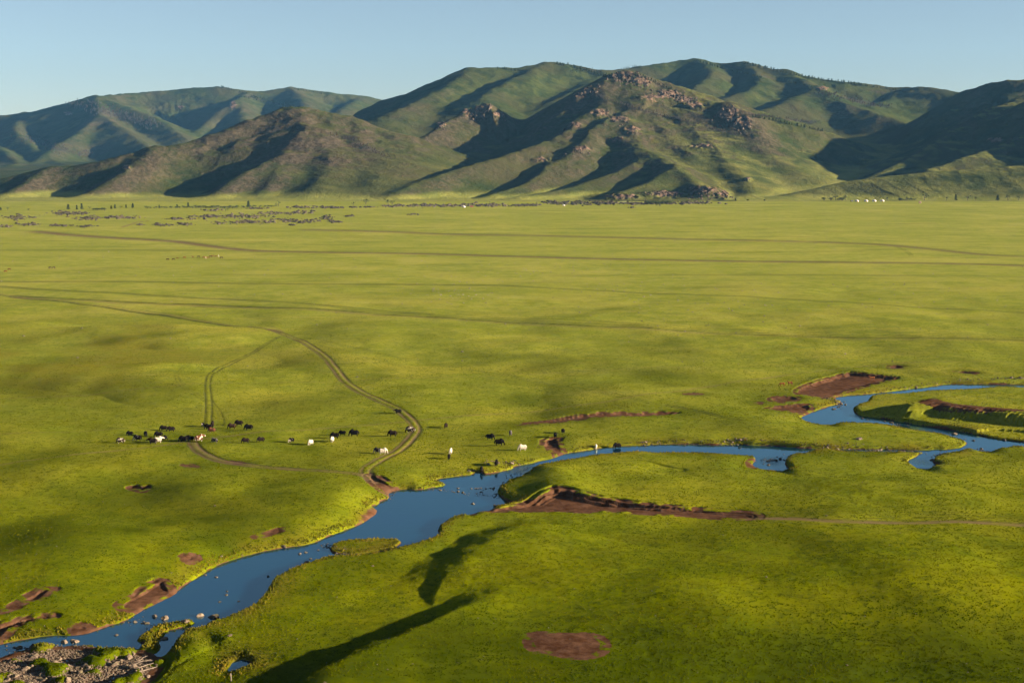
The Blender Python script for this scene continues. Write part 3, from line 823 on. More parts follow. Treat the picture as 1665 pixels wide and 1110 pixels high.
# bare / rock / wood masks for the hills
slopeY = np.gradient(hillH, axis=0) / np.gradient(hY, axis=0)
slopeX = np.gradient(hillH, axis=1) / np.gradient(hX, axis=1)
slope = np.hypot(slopeX, slopeY).ravel()
hPX = CX + FPX * HU
el = (Hh - CAMH) / HY
hPY = CY - FPX * (el * ct + st) / (ct - el * st)                # photo row of each hill vertex, for placing outcrops
bare = .04 + .40 * sstep(.22, .55, slope) + .28 * sstep(70, 0, best) + .35 * fbm(HX, HY, 300, 3, 101)
bare -= .25 * sstep(.16, .06, slope)
bare += .22 * sstep(.20, -.3, HU) * sstep(.12, .3, slope) * sstep(3400, 3000, HY)
bare -= .22 * sstep(3500, 3900, HY) * sstep(-.15, -.05, HU)
rock = np.zeros(HX.shape); wood = np.zeros(HX.shape)
rocks_spots = [(1015, 125, 22, 9), (1040, 135, 22, 9), (1085, 155, 30, 10), (1060, 160, 30, 8), (1110, 165, 20, 8), (1180, 185, 25, 14), (1205, 200, 18, 12), (955, 150, 14, 8), (940, 158, 10, 10), (785, 178, 18, 9),
               (812, 188, 14, 6), (760, 185, 14, 8), (718, 203, 10, 5), (975, 185, 18, 8), (1005, 195, 24, 5), (935, 205, 14, 6), (1025, 212, 18, 7), (945, 243, 22, 5), (1140, 312, 40, 9), (1080, 318, 45, 7),
               (1175, 318, 14, 8), (1010, 322, 40, 5), (210, 275, 8, 5), (1140, 240, 25, 5), (1215, 292, 6, 3), (120, 185, 10, 5), (1610, 230, 20, 6), (1125, 172, 18, 6), (300, 175, 8, 4), (385, 172, 8, 10), (1330, 145, 14, 4), (880, 262, 16, 6), (1000, 228, 18, 5)]
for a, b, rx, ry in rocks_spots:
    q = ((hPX - a) / rx) ** 2 + ((hPY - b) / ry) ** 2
    rock = np.maximum(rock, .72 * np.exp(-q * .8))
rock = np.maximum(rock, .30 * sstep(.62, .95, slope))
woods_spots = [(190, 185, 45, 12, .25), (225, 195, 30, 8, .3), (95, 240, 50, 7, .35), (420, 160, 40, 4, .3), (450, 168, 40, 4, .3), (600, 240, 35, 5, .35), (565, 225, 25, 4, .35), (1060, 185, 50, 4, .3), (1160, 210, 45, 4, .3),
               (1280, 195, 50, 4, .12), (1390, 165, 60, 6, .25), (960, 115, 40, 4, .3), (1190, 110, 40, 4, .3), (1420, 150, 45, 4, .2), (1240, 125, 30, 4, .3)]
for a, b, rx, ry, sl in woods_spots:
    q = ((hPX - a) / rx) ** 2 + ((hPY - b - (hPX - a) * sl) / ry) ** 2
    wood = np.maximum(wood, .62 * np.exp(-q))
# rough up the rocky ground
Hh2 = hillH.ravel() + np.where(rock > .15, sstep(.15, .6, rock) * (5.5 * fbm(HX, HY, 16, 3, 111, .6, True) + 3.0 * np.abs(fbm(HX, HY, 7, 2, 114))), 0)
hillH = Hh2.reshape(hX.shape)
me = raw_mesh('hills', np.stack([HX, HY, Hh2 - .03], 1), grid_tris(*hX.shape, Hh2), True)
meadow = np.clip(sstep(.46, .20, slope) * sstep(3700, 3300, HY) * (.35 + .65 * sstep(.05, .16, HU)) * sstep(-.30, -.1, HU) + .25 * fbm(HX, HY, 140, 3, 142), 0, 1)
foot = sstep(.12, .02, rock) * np.clip(sstep(10, 1, relh + 6 * fbm(HX, HY, 120, 3, 141)) * sstep(3000, 2350, HY), 0, 1)
for nm, arr in (('bare', bare), ('rock', rock), ('wood', wood), ('foot', foot), ('meadow', meadow)):
    add_attr(me, nm, arr)
hl = link('hills', me, M_hills); tag(hl, kind='structure')
hl.cycles.shadow_terminator_offset = .1; hl.cycles.shadow_terminator_geometry_offset = .1

# ------------------------------------------------------------------ water
sdg = sd_main.reshape(gX.shape)
qs = np.minimum(np.minimum(sdg[:-1, :-1], sdg[1:, :-1]), np.minimum(sdg[:-1, 1:], sdg[1:, 1:])) < 2.5
cbg = cbm.reshape(gX.shape)
qs |= cbg[:-1, :-1] > .3
F = grid_faces(*gX.shape)[qs.ravel()]
used, inv = np.unique(F, return_inverse=True)
F = inv.reshape(F.shape)
WX, WY = X[used], Y[used]
rif = np.zeros(WX.shape)
for a, b, rx, ry, k in [(850, 764, 30, 8, .7), (770, 795, 60, 6, .35), (1255, 750, 22, 9, .8), (1400, 676, 30, 6, .45), (1500, 752, 25, 8, .6), (1520, 697, 30, 4, .5), (230, 1012, 25, 8, .35), (935, 740, 30, 6, .3)]:
    x0, y0 = at_z(a, b, WZ); x1, _ = at_z(a + rx, b, WZ); _, y1 = at_z(a, b - ry, WZ)
    rif = np.maximum(rif, k * np.exp(-(((WX - x0) / (x1 - x0)) ** 2 + ((WY - y0) / (y1 - y0)) ** 2)))
me = raw_mesh('river', np.stack([WX, WY, np.full(WX.shape, WZ)], 1), F, True)
add_attr(me, 'riffle', rif * .5)
tag(link('river', me, M_water), kind='structure')

# ------------------------------------------------------------------ rocks
def ico(sub=1):
    bm = bmesh.new(); bmesh.ops.create_icosphere(bm, subdivisions=sub, radius=1.0)
    v = np.array([p.co[:] for p in bm.verts]); f = np.array([[q.index for q in fc.verts] for fc in bm.faces])
    bm.free(); return v, f

def rock_verts(rng, sub=1, flat=.7, rough=.28):
    v, f = ico(sub)
    # cut by random planes so that the stones have facets rather than being balls
    for _ in range(7):
        n = rng.normal(size=3); n /= np.linalg.norm(n)
        d = rng.uniform(.45, .8)
        over = np.maximum(v @ n - d, 0)
        v = v - over[:, None] * n
    v *= 1 + rng.normal(0, rough * .3, (len(v), 1))
    v *= np.array([rng.uniform(.85, 1.25), rng.uniform(.75, 1.1), flat * rng.uniform(.75, 1.2)])
    return v, f

ROCKS = []
for k in range(10):
    v, f = rock_verts(np.random.default_rng(200 + k), 2)
    ROCKS.append((v, f))

def rock_mesh_set(mat, nm):
    out = []
    for k, (v, f) in enumerate(ROCKS):
        m = raw_mesh(nm, v, f, False); m.materials.append(mat); out.append(m)
    return out
RM_cob = rock_mesh_set(M_cobble, 'cobble'); RM_wet = rock_mesh_set(M_wet, 'wet_stone')

def scatter_mesh(name, P, S, mat, subset=None, squash=1.0, sub=1):
    """many stones joined into one mesh (stuff)"""
    protos = [rock_verts(np.random.default_rng(300 + k), sub) for k in range(8)]
    Vs, Fs, off = [], [], 0
    rng = np.random.default_rng(len(P))
    ks = rng.integers(0, 8, len(P)); an = rng.uniform(0, 6.28, len(P))
    for k in range(8):
        v, f = protos[k]
        idx = np.nonzero(ks == k)[0]
        if len(idx) == 0: continue
        c, s_ = np.cos(an[idx])[:, None], np.sin(an[idx])[:, None]
        sc = S[idx][:, None]
        vx = (v[None, :, 0] * c - v[None, :, 1] * s_) * sc
        vy = (v[None, :, 0] * s_ + v[None, :, 1] * c) * sc
        vz = v[None, :, 2] * sc * squash
        VV = np.stack([vx + P[idx, 0:1], vy + P[idx, 1:2], vz + P[idx, 2:3]], 2).reshape(-1, 3)
        FF = (f[None] + (np.arange(len(idx)) * len(v))[:, None, None]).reshape(-1, 3) + off
        Vs.append(VV); Fs.append(FF); off += len(VV)
    return link(name, raw_mesh(name, np.concatenate(Vs), np.concatenate(Fs), False), mat)

def put_rock(px, py, size, wet, label, group, rng):
    x, y = at_z(px, py, WZ)
    z = max(float(ground_z(x, y)[0]), WZ)
    m = (RM_wet if wet else RM_cob)[rng.integers(0, 10)]
    o = link('boulder', m, None, None, (x, y, z + size * .02), (rng.uniform(-.3, .3), rng.uniform(-.3, .3), rng.uniform(0, 6.28)), size)
    tag(o, label, 'rock', group)
    return o

rng = np.random.default_rng(5)
# large single stones, each told apart by where it lies (px, py, radius in m, wet, label)
singles = [
    (121, 1042, .95, False, 'biggest pale boulder at the water edge above the cobble bar'),
    (105, 1044, .62, False, 'pointed stone just left of the biggest boulder by the cobble bar'),
    (268, 1006, .72, False, 'two-tone boulder in shallow water before the grassy spit'),
    (238, 1013, .75, True, 'dark flat rock in the shallows left of the two-tone boulder'),
    (251, 1002, .5, True, 'low brown rock breaking the water above the two-tone boulder'),
    (220, 1011, .45, True, 'small dark rock awash left of the dark flat rock'),
    (325, 1001, .75, False, 'pale boulder at the tip of the grassy spit'),
    (347, 1003, .95, True, 'dark mossy boulder standing in the water right of the grassy spit'),
    (301, 1015, .85, False, 'orange tinted boulder heaped in the gap behind the grassy spit'),
    (308, 1022, .5, False, 'small pale stone under the orange tinted boulder'),
    (189, 1032, .42, True, 'lone flat stone in mid stream above the cobble bar'),
    (31, 1052, .7, True, 'dark rock pair in the water near the left frame edge'),
    (55, 1053, .8, True, 'black rock at the water edge left of the mossy hummocks'),
    (267, 1038, .7, False, 'pale slab beside the narrow channel behind the spit'),
    (373, 1045, .55, False, 'white stone on the far side of the grassy mound by the small pool'),
    (462, 890, .6, True, 'dark stone close under the yellow far bank'),
    (394, 904, .3, False, 'white stone at the foot of the yellow bank'),
    (360, 911, .35, False, 'cream stone on the bank left of the white one'),
    (352, 938, .4, True, 'dark stone awash in the wide blue reach'),
    (334, 934, .4, True, 'small dark rock by the left shore of the wide reach'),
    (436, 937, .3, True, 'round stone near the right shore of the wide reach'),
    (368, 967, .4, True, 'lower stone of a close pair in mid stream'),
    (369, 961, .35, True, 'upper stone of a close pair in mid stream'),
    (357, 978, .3, True, 'little stone below the close pair in mid stream'),
    (388, 977, .3, True, 'little stone right of the close pair in mid stream'),
    (498, 916, .8, True, 'mossy boulder hugging the near bank below the islet'),
    (505, 908, .35, True, 'small stone just off the mossy boulder near the islet'),
    (488, 900, .4, True, 'left stone of two in the water west of the islet'),
    (498, 898, .45, True, 'right stone of two in the water west of the islet'),
    (517, 894, .35, True, 'stone between the pair and the islet'),
    (768, 800, .0, True, ''),
    (716, 796.5, .5, False, 'pale stone in the middle of the stepping stone line'),
    (745, 793.5, .4, True, 'stone above the stepping stone line'),
    (769, 819, .5, False, 'brown stone in open water under the stepping stone line'),
    (806, 822, .85, False, 'pale boulder at the tip of the mud spit'),
    (768, 768, .75, False, 'pinkish boulder on the grassy point by the drinking yak'),
    (763, 769, .55, False, 'smaller boulder beside the pinkish one by the drinking yak'),
    (832, 756.5, .8, False, 'pale flat rock on the near bank of the riffle'),
    (1036, 733, .55, True, 'dark rock by the near shore of the upper bend'),
    (1250, 756, .5, True, 'stone standing in the small blue inlet'),
    (1320, 681, .0, True, ''),
    (1552, 705.5, .9, False, 'brown boulder in the right hand reach left of the low islet'),
    (1567, 703.5, .4, True, 'stone right of the brown boulder in the right hand reach'),
    (1582, 716, .55, True, 'dark stone alone in the right hand reach'),
    (1569, 714, .4, True, 'small stone off the point of the green tongue'),
    (1633, 715.5, .7, True, 'rock under the low islet at the right edge'),
    (1397, 722, .95, False, 'large pale boulder under the bank of the green tongue'),
    (1571, 733, .95, False, 'reddish boulder on the stony neck between the two inlets'),
    (1531, 739, .7, True, 'dark boulder left of the reddish one on the stony neck'),
    (1515, 748, .7, True, 'dark rock at the mouth of the right inlet'),
    (1375, 658, .55, True, 'rock awash beside the stony point of the upper pool'),
    (1451, 687, .5, True, 'dark rock near the narrows below the upper pool'),
    (1438, 685, .5, True, 'second dark rock in the narrows below the upper pool'),
    (1402, 680, .55, True, 'stone awash in the riffle below the upper pool'),
]
for px, py, sz, wet, lab in singles:
    if sz > 0: put_rock(px, py, sz, wet, lab, None, rng)

def rock_field(poly_or_line, n, smin, smax, wet, label, group, seed, closed=True, spread=2.0, avoid=None):
    r = np.random.default_rng(seed); made = 0; tries = 0; P = []
    if closed:
        pol = np.array(poly_or_line, float); mn, mx = pol.min(0), pol.max(0)
    else:
        L = smooth_line(poly_or_line, 2)
    while made < n and tries < n * 30:
        tries += 1
        if closed:
            q = r.uniform(mn, mx)
            wxp, wyp = q
            ins = False; j = len(pol) - 1
            for i in range(len(pol)):
                if (pol[i, 1] > wyp) != (pol[j, 1] > wyp) and wxp < (pol[j, 0] - pol[i, 0]) * (wyp - pol[i, 1]) / (pol[j, 1] - pol[i, 1]) + pol[i, 0]: ins = not ins
                j = i
            if not ins: continue
        else:
            t = r.uniform(0, len(L) - 1.001); i = int(t)
            q = L[i] + (L[i + 1] - L[i]) * (t - i) + r.normal(0, 1, 2) * np.array([spread * 2.2, spread])
        s_ = smin + (smax - smin) * r.random() ** 2.2
        x, y = at_z(q[0], q[1], WZ)
        if any((x - a) ** 2 + (y - b) ** 2 < (.75 * (s_ + c)) ** 2 for a, b, c in P): continue
        if avoid is not None and avoid(x, y): continue
        P.append((x, y, s_)); made += 1
        put_rock(q[0], q[1], s_, wet, label, group, r)

hum_avoid = lambda x, y: float(ground_z(x, y)[0]) > WZ + .55
rock_field([(60, 1062), (110, 1058), (160, 1060), (215, 1062), (255, 1070), (258, 1082), (245, 1100), (225, 1118), (0, 1118), (0, 1100), (40, 1085)], 92, .22, .9, False,
           'pale angular stone lying on the cobble bar at the bottom left', 'stones on the cobble bar', 21, avoid=hum_avoid)
rock_field([(690, 794), (715, 797), (745, 800), (775, 803), (806, 807)], 18, .18, .45, True, 'small dark stone in the stepping stone line across the river', 'stepping stones', 22, False, 1.6)
rock_field([(768, 793.5), (785, 794), (808, 793)], 12, .22, .5, False, 'small stone on the bar left of the shaded bluff', 'stones under the shaded bluff', 23, False, .9)
rock_field([(790, 758), (815, 757), (838, 755)], 10, .3, .65, False, 'stone on the bank behind the drinking yak', 'stones by the drinking yak', 24, False, 1.6)
rock_field([(868, 760), (890, 755), (915, 751), (935, 747)], 12, .3, .7, True, 'dark stone along the near edge of the riffle', 'stones along the riffle', 25, False, 1.3)
rock_field([(1040, 722), (1075, 720.5)], 5, .3, .6, False, 'stone at the foot of the far bank right of the wading yak', 'stones right of the wading yak', 27, False, .8)
rock_field([(1165, 721), (1190, 720), (1215, 720.5)], 11, .3, .8, False, 'stone tumbled on the far bank of the upper bend', 'stones on the upper bend', 28, False, 1.6)
rock_field([(1340, 730), (1380, 729), (1430, 731), (1480, 734), (1500, 736)], 18, .3, .75, False, 'stone in the stony dry channel under the green tongue', 'stones in the dry channel', 29, False, 1.5)
rock_field([(1520, 740), (1545, 737), (1580, 732), (1600, 733)], 12, .3, .65, True, 'dark stone on the neck between the two right hand inlets', 'stones on the right neck', 30, False, 1.8)
rock_field([(1345, 652), (1355, 656), (1370, 655), (1360, 661)], 14, .35, .85, True, 'dark rock piled on the stony point of the upper pool', 'rocks on the stony point', 31, False, 2.2)
rock_field([(1432, 637), (1470, 632), (1520, 627), (1540, 622), (1580, 621)], 10, .3, .6, False, 'pale stone along the far bank of the topmost reach', 'stones along the topmost reach', 32, False, .9)
rock_field([(1615, 621), (1640, 620), (1665, 620)], 12, .4, .9, True, 'dark rock under the cut bank at the right frame edge', 'rocks at the right edge', 33, False, 1.4)
rock_field([(1415, 679), (1450, 687), (1480, 690)], 7, .25, .55, True, 'small stone in the narrows below the upper pool', 'stones in the narrows', 34, False, 1.5)
rock_field([(1255, 748), (1275, 746), (1290, 742), (1270, 752)], 8, .25, .5, True, 'dark stone at the head of the blue inlet', 'stones at the blue inlet', 35, False, 1.8)
rock_field([(528, 888), (537, 884), (540, 893), (548, 899), (565, 899)], 12, .2, .42, True, 'small stone around the left tip of the islet', 'stones at the islet tip', 36, False, 1.6)

# shingle too small to count, along the shores and in the riffles
sx, sy, ss_ = [], [], []
for (L0, n, sp_, a_, b_) in [([(690, 794), (745, 800), (806, 807)], 60, 1.8, .08, .2), ([(820, 772), (850, 767), (870, 758)], 70, 3.0, .08, .26), ([(640, 800), (632, 806), (622, 815)], 60, 2.2, .08, .24), ([(840, 772), (806, 797), (812, 808)], 50, 1.8, .1, .3), ([(790, 758), (838, 755)], 60, 1.8, .12, .35),
                             ([(868, 760), (935, 747)], 50, 1.6, .12, .35), ([(1040, 722), (1110, 721), (1165, 722), (1215, 720.5), (1330, 728)], 160, 1.2, .12, .36), ([(1340, 730), (1430, 731), (1500, 736)], 150, 1.6, .12, .36), ([(1520, 740), (1600, 733)], 60, 2.0, .12, .36), ([(1345, 652), (1370, 655), (1360, 661)], 50, 2.4, .15, .4),
                             ([(1432, 637), (1540, 622), (1665, 620)], 90, 1.0, .15, .4), ([(1395, 676), (1480, 690)], 60, 1.8, .1, .3), ([(1240, 750), (1290, 742)], 60, 2.4, .1, .3), ([(528, 888), (540, 893), (565, 899)], 60, 1.8, .08, .22), ([(207, 1009), (300, 1020)], 40, 5, .1, .3), ([(20, 1056), (120, 1049), (210, 1056)], 120, 2.5, .1, .32)]:
    L = smooth_line(np.array(L0, float), 2); r = np.random.default_rng(n + int(L0[0][0]))
    t = r.uniform(0, len(L) - 1.001, n); i = t.astype(int)
    q = L[i] + (L[i + 1] - L[i]) * (t - i)[:, None] + r.normal(0, 1, (n, 2)) * [sp_ * 2.2, sp_]
    sx += list(q[:, 0]); sy += list(q[:, 1]); ss_ += list(r.uniform(a_, b_, n))
gx, gy = at_z(np.array(sx), np.array(sy), WZ)
gz = np.maximum(ground_z(gx, gy), WZ)
tag(scatter_mesh('shingle', np.stack([gx, gy, gz], 1), np.array(ss_), M_wet), 'small dark shingle along the shores and riffles', kind='stuff')

# fine gravel between the cobbles, and little stones all over the steppe
n = 9500
q = np.stack([RNG.uniform(-30, 260, n), RNG.uniform(1056, 1120, n)], 1)
gx, gy = at_z(q[:, 0], q[:, 1], WZ)
inside = sdf_poly(gx, gy, pCB, 1, 5) < -.2
gx, gy = gx[inside], gy[inside]
gz = ground_z(gx, gy); kk = gz < WZ + .5
P = np.stack([gx, gy, gz], 1)[kk]
tag(scatter_mesh('gravel', P + np.array([0, 0, .04]), RNG.uniform(.07, .24, len(P)), mat_rock('bar_gravel', (.055, .038, .026), (.17, .120, .083), 2.2, .2)), 'small broken stones filling the cobble bar', kind='stuff')

fs_x, fs_y, fs_s = [], [], []
for (px, py, rx, ry, n) in [(735, 478, 45, 12, 60), (860, 440, 80, 14, 60), (990, 425, 70, 18, 60), (1010, 470, 60, 14, 40), (1200, 500, 160, 30, 90), (1150, 410, 140, 18, 60), (1450, 470, 200, 40, 110), (300, 440, 250, 60, 90), (700, 420, 250, 60, 120), (900, 545, 500, 60, 60), (1350, 385, 250, 30, 70), (60, 390, 70, 25, 60)]:
    fs_x += list(RNG.normal(px, rx, n)); fs_y += list(np.maximum(RNG.normal(py, ry * .6, n), 345)); fs_s += list(RNG.uniform(.22, .75, n))
gx, gy = at_z(np.array(fs_x), np.array(fs_y))
P = np.stack([gx, gy, ground_z(gx, gy)], 1)
tag(scatter_mesh('field_stones', P, np.array(fs_s), M_stone), 'grey stones strewn over the open steppe', kind='stuff')
n = 260
q = np.stack([RNG.uniform(0, 1665, n), RNG.uniform(740, 1110, n)], 1)
gx, gy = at_z(q[:, 0], q[:, 1]); P = np.stack([gx, gy, ground_z(gx, gy)], 1); P = P[P[:, 2] > -.6]
tag(scatter_mesh('meadow_pebbles', P, RNG.uniform(.06, .2, len(P)), M_stone), 'pebbles and dung scattered in the meadow', kind='stuff')

# lava rock fields, each patch one mass of rubble (px, py, half width, half height, count, size)
lava = [(112, 347, 30, 3.2, 120), (145, 355, 24, 3, 90), (200, 354, 32, 2.6, 100), (30, 354, 26, 3.5, 80), (48, 365, 20, 2.2, 70), (8, 368, 14, 2, 40), (140, 368, 14, 1.8, 50), (95, 367, 26, 1.6, 50), (258, 366, 14, 2.5, 50),
        (228, 366, 10, 1.4, 20), (300, 365, 18, 2, 50), (292, 356, 26, 1.6, 60), (345, 352, 40, 2.5, 110), (400, 352, 40, 4, 160), (410, 361, 50, 3.2, 190), (455, 347, 26, 2.4, 90), (490, 345, 18, 2.4, 60), (470, 358, 24, 3, 90), (500, 360, 18, 3, 70), (530, 355, 14, 3.4, 70),
        (545, 361, 12, 2, 40), (345, 342, 16, 1.5, 40), (415, 339, 24, 1.3, 50), (500, 337, 34, 1.6, 70), (540, 338, 20, 1.6, 50), (575, 337, 8, 1, 20), (600, 337, 12, 1, 26), (640, 335.5, 18, 2, 60), (690, 334.5, 34, 2.4, 130), (730, 335, 20, 2, 70), (790, 333.5, 46, 2.6, 170), (845, 334, 20, 2, 70), (355, 363, 8, 2, 26), (475, 366.5, 7, 1.2, 24), (565, 352, 8, 1, 16), (670, 349, 10, .9, 16), (570, 351, 6, 1.2, 14),
        (900, 330, 22, 3.0, 90), (940, 330, 34, 3.6, 160), (985, 331, 30, 3.0, 130), (1030, 331, 26, 2.6, 110), (1078, 331, 34, 2, 110), (1125, 330, 34, 2.5, 120), (865, 334, 16, 1.6, 50), (1028, 338, 6, .8, 12)]
for i, (px, py, rx, ry, n) in enumerate(lava):
    r = np.random.default_rng(500 + i)
    qx = r.normal(px, rx * .5, n); qy = np.maximum(py + r.normal(0, ry * .5, n) + (fbm(qx, qx * 0 + i, 14, 2, 3) * ry * .5), 327.6)
    gx, gy = at_z(qx, qy)
    P = np.stack([gx, gy, ground_z(gx, gy)], 1)
    S_ = (.7 + 2.4 * r.random(n) ** 2) * np.clip(P[:, 1] / 1500, .6, 1.5)
    o = scatter_mesh('lava_rocks', P, S_, M_lava, squash=1.0)
    tag(o, 'patch of dark lava rubble on the far steppe', kind='stuff')

# ------------------------------------------------------------------ crags on the hills
CR = []
for k in range(8):
    v, f = rock_verts(np.random.default_rng(300 + k), 2, 1.0, .5)
    m = raw_mesh('rock', v, f, False); m.materials.append(M_crag); CR.append(m)
def crag(px, py, n, spread, size, label, tall=1.3, seed=0):
    c = hit(px, py)
    if c is None: return
    r = np.random.default_rng(700 + seed)
    e = link('rock_outcrop', None, None, None, c)
    tag(e, label, 'rock outcrop', 'rock outcrops on the hills')
    gx = c.x + r.normal(0, spread, n); gy = c.y + r.normal(0, spread * .8, n)
    gz = ground_z(gx, gy)
    for k in range(n):
        s1 = size * (.3 + .75 * r.random() ** 1.7)
        link('rock', CR[r.integers(0, 8)], None, e, (gx[k] - c.x, gy[k] - c.y, gz[k] - c.z - s1 * .15), (r.normal(0, .25), r.normal(0, .25), r.uniform(0, 6.28)), (s1 * r.uniform(.7, 1.3), s1 * r.uniform(.7, 1.2), s1 * tall * r.uniform(.7, 1.2)))
crags = [(789, 178, 26, 9, 9, 'tall reddish crag standing in the bowl left of the rocky peak', 1.9), (770, 184, 30, 9, 7, 'broad rock face just left of the tall reddish crag', 1.5), (812, 187, 26, 9, 5, 'low rocks at the right foot of the tall reddish crag', 1.2), (718, 204, 22, 8, 5, 'sunlit rock knob on the dark slope below the crag', 1.0),
         (1012, 126, 60, 16, 7, 'rocky summit cap of the highest near peak', 1.2), (1042, 132, 50, 16, 7, 'rocks on the right shoulder of the rocky summit', 1.1), (1085, 153, 70, 18, 7, 'long rock band under the summit ridge', 1.1), (1113, 165, 50, 14, 6, 'rocks at the right end of the summit rock band', 1.1), (958, 149, 40, 12, 7, 'dark stepped rocks on the left shoulder of the peak', 1.3),
         (1180, 187, 60, 14, 6.5, 'rocky knob at the right end of the summit ridge', 1.1), (1207, 200, 50, 12, 6, 'rocks falling away right of the ridge end knob', 1.1), (1205, 212, 30, 10, 5, 'lowest rocks of the ridge end knob', 1.0), (985, 184, 30, 12, 4, 'pale rocks along the upper sunlit spur', 1.0), (1008, 196, 34, 12, 4, 'rock edge on the second spur under the peak', 1.0),
         (1027, 214, 34, 12, 4, 'small crag amid the green slope under the peak', 1.1), (945, 244, 40, 14, 4, 'rocks along the shaded lower spur', 1.0), (935, 207, 26, 10, 4, 'stones on the sunlit edge beside the big shadow', 1.0), (1140, 316, 60, 12, 4.5, 'cliff of brown rock at the right foot of the mountain', 1.3), (1085, 319, 60, 14, 4, 'broken cliff at the foot of the mountain', 1.2), (1172, 319, 26, 8, 4, 'dark rocks at the far right of the foot cliff', 1.2), (1020, 322, 40, 12, 3.5, 'low rocks at the left end of the foot cliff', 1.1),
         (208, 277, 14, 10, 2, 'scattered rocks on the brown left hill', 1.0), (650, 240, 14, 14, 2, 'stones on the brown knob above the valley shadow', .9), (500, 232, 10, 10, 2, 'stones at the head of the shadowed gully', .9), (1140, 238, 36, 14, 3, 'brown rocks on the right green flank', .9), (1216, 292, 10, 3, 3, 'lone rock on the right lower flank', 1.2)]
for i, (px, py, n, sp_, sz, lab, tall) in enumerate(crags):
    crag(px, py, int(n * .65), sp_, sz * .7, lab, tall, i)

# ------------------------------------------------------------------ trees
def leafmat(name, a, b):
    t = NT(name); c = t.coord(); oi = t.n('ShaderNodeObjectInfo').outputs['Random']
    col = t.mix(t.ramp(t.noise(c, 1.4, 3), .35, .65), a, b)
    col = t.mix(t.math('MULTIPLY', oi, .4), col, tuple(v * .6 for v in a))
    return t.bsdf(col, .85, None, .1)
M_bark = mat_plain('tree_bark', (.085, .062, .045), .9, .3, 3)
M_larch = leafmat('larch_needles', (.022, .036, .010), (.048, .064, .016))
M_shrub = leafmat('willow_leaves', (.026, .042, .010), (.060, .075, .016))
M_dead = leafmat('burnt_wood', (.050, .042, .034), (.095, .078, .064))

def tube(path, rad, n=6):
    path = np.asarray(path, float); V, F = [], []
    for i, (p, r_) in enumerate(zip(path, rad)):
        d = path[min(i + 1, len(path) - 1)] - path[max(i - 1, 0)]
        d /= np.linalg.norm(d) + 1e-9
        a = np.cross(d, [0, 0, 1]) if abs(d[2]) < .9 else np.cross(d, [1, 0, 0])
        a /= np.linalg.norm(a); b = np.cross(d, a)
        for k in range(n):
            th = 2 * math.pi * k / n
            V.append(p + r_ * (math.cos(th) * a + math.sin(th) * b))
    for i in range(len(path) - 1):
        for k in range(n):
            F.append([i * n + k, i * n + (k + 1) % n, (i + 1) * n + (k + 1) % n, (i + 1) * n + k])
    return np.array(V), np.array(F)

def tri(F): 
    F = np.asarray(F); return np.concatenate([F[:, [0, 1, 2]], F[:, [0, 2, 3]]])

def join(parts):
    V, F, o = [], [], 0
    for v, f in parts:
        f = np.asarray(f)
        if f.shape[1] == 4: f = tri(f)
        V.append(np.asarray(v)); F.append(f + o); o += len(v)
    return np.concatenate(V), np.concatenate(F)

def tree_meshes(seed, kind):
    r = np.random.default_rng(900 + seed)
    parts, leaves = [], []
    if kind == 'conifer':
        parts.append(tube([(0, 0, -.1), (.01, 0, .5), (0, .01, 1.0)], [.028, .017, .004]))
        for lv in np.linspace(.14, .96, 15):
            rad = .21 * (1 - lv) ** .75 * r.uniform(.8, 1.2) + .015
            nb = 6
            for k in range(nb):
                if r.random() < .15: continue
                th = 2 * math.pi * (k + r.random()) / nb
                tip = np.array([math.cos(th) * rad, math.sin(th) * rad, lv - rad * .22])
                parts.append(tube([(0, 0, lv), tip * [.9, .9, 1]], [.006, .002], 3))
                for q in range(4):
                    cpt = np.array([0, 0, lv]) * (1 - (q + 1) / 4.2) + tip * ((q + 1) / 4.2) + r.normal(0, .012, 3)
                    s_ = .062 * r.uniform(.7, 1.3)
                    a = r.normal(size=(3, 3)) * s_ * [1, 1, .6]
                    leaves.append((cpt + a, [[0, 1, 2]]))
    else:
        stems = 3 if kind == 'shrub' else 1
        for k in range(stems):
            th = r.uniform(0, 6.28); lean = .25 if stems > 1 else .05
            top = np.array([math.cos(th) * lean, math.sin(th) * lean, .7])
            parts.append(tube([(0, 0, -.05), top * .5, top], [.04, .028, .01]))
            for q in range(6):
                p0 = top * r.uniform(.45, 1); dr = r.normal(0, 1, 3); dr[2] = abs(dr[2]); dr /= np.linalg.norm(dr)
                p1 = p0 + dr * .28
                parts.append(tube([p0, p1], [.014, .004], 4))
                for w in range(14):
                    cpt = p1 + r.normal(0, .1, 3) * [1.2, 1.2, .9]
                    leaves.append((cpt + r.normal(size=(3, 3)) * .05, [[0, 1, 2]]))
    tv, tf = join(parts); lv_, lf = join(leaves)
    return raw_mesh('trunk', tv, tf, True), raw_mesh('crown', lv_, lf, False)

TREES = {}
for kind, cnt, mt in (('conifer', 4, M_larch), ('shrub', 4, M_shrub), ('broad', 3, M_shrub)):
    TREES[kind] = []
    for k in range(cnt):
        a, b = tree_meshes(k + 10 * len(kind), kind)
        a.materials.append(M_bark); b.materials.append(mt)
        TREES[kind].append((a, b))

def put_tree(name, kind, P, h, label, group, cat='tree', wide=1.0, k=None):
    k = random.randrange(len(TREES[kind])) if k is None else k
    e = link(name, None, None, None, P, (0, 0, random.uniform(0, 6.28)), (h * wide, h * wide, h))
    tag(e, label, cat, group)
    a, b = TREES[kind][k]
    link('trunk', a, None, e); link('crown', b, None, e)
    return e

def pxtree(name, kind, px, py, hpx, label, group=None, cat='tree', wide=1.0):
    P = hit(px, py)
    h = hpx * P.y / FPX
    return put_tree(name, kind, P, h * 1.1, label, group, cat, wide * (1.6 if kind == 'conifer' else 1.15))

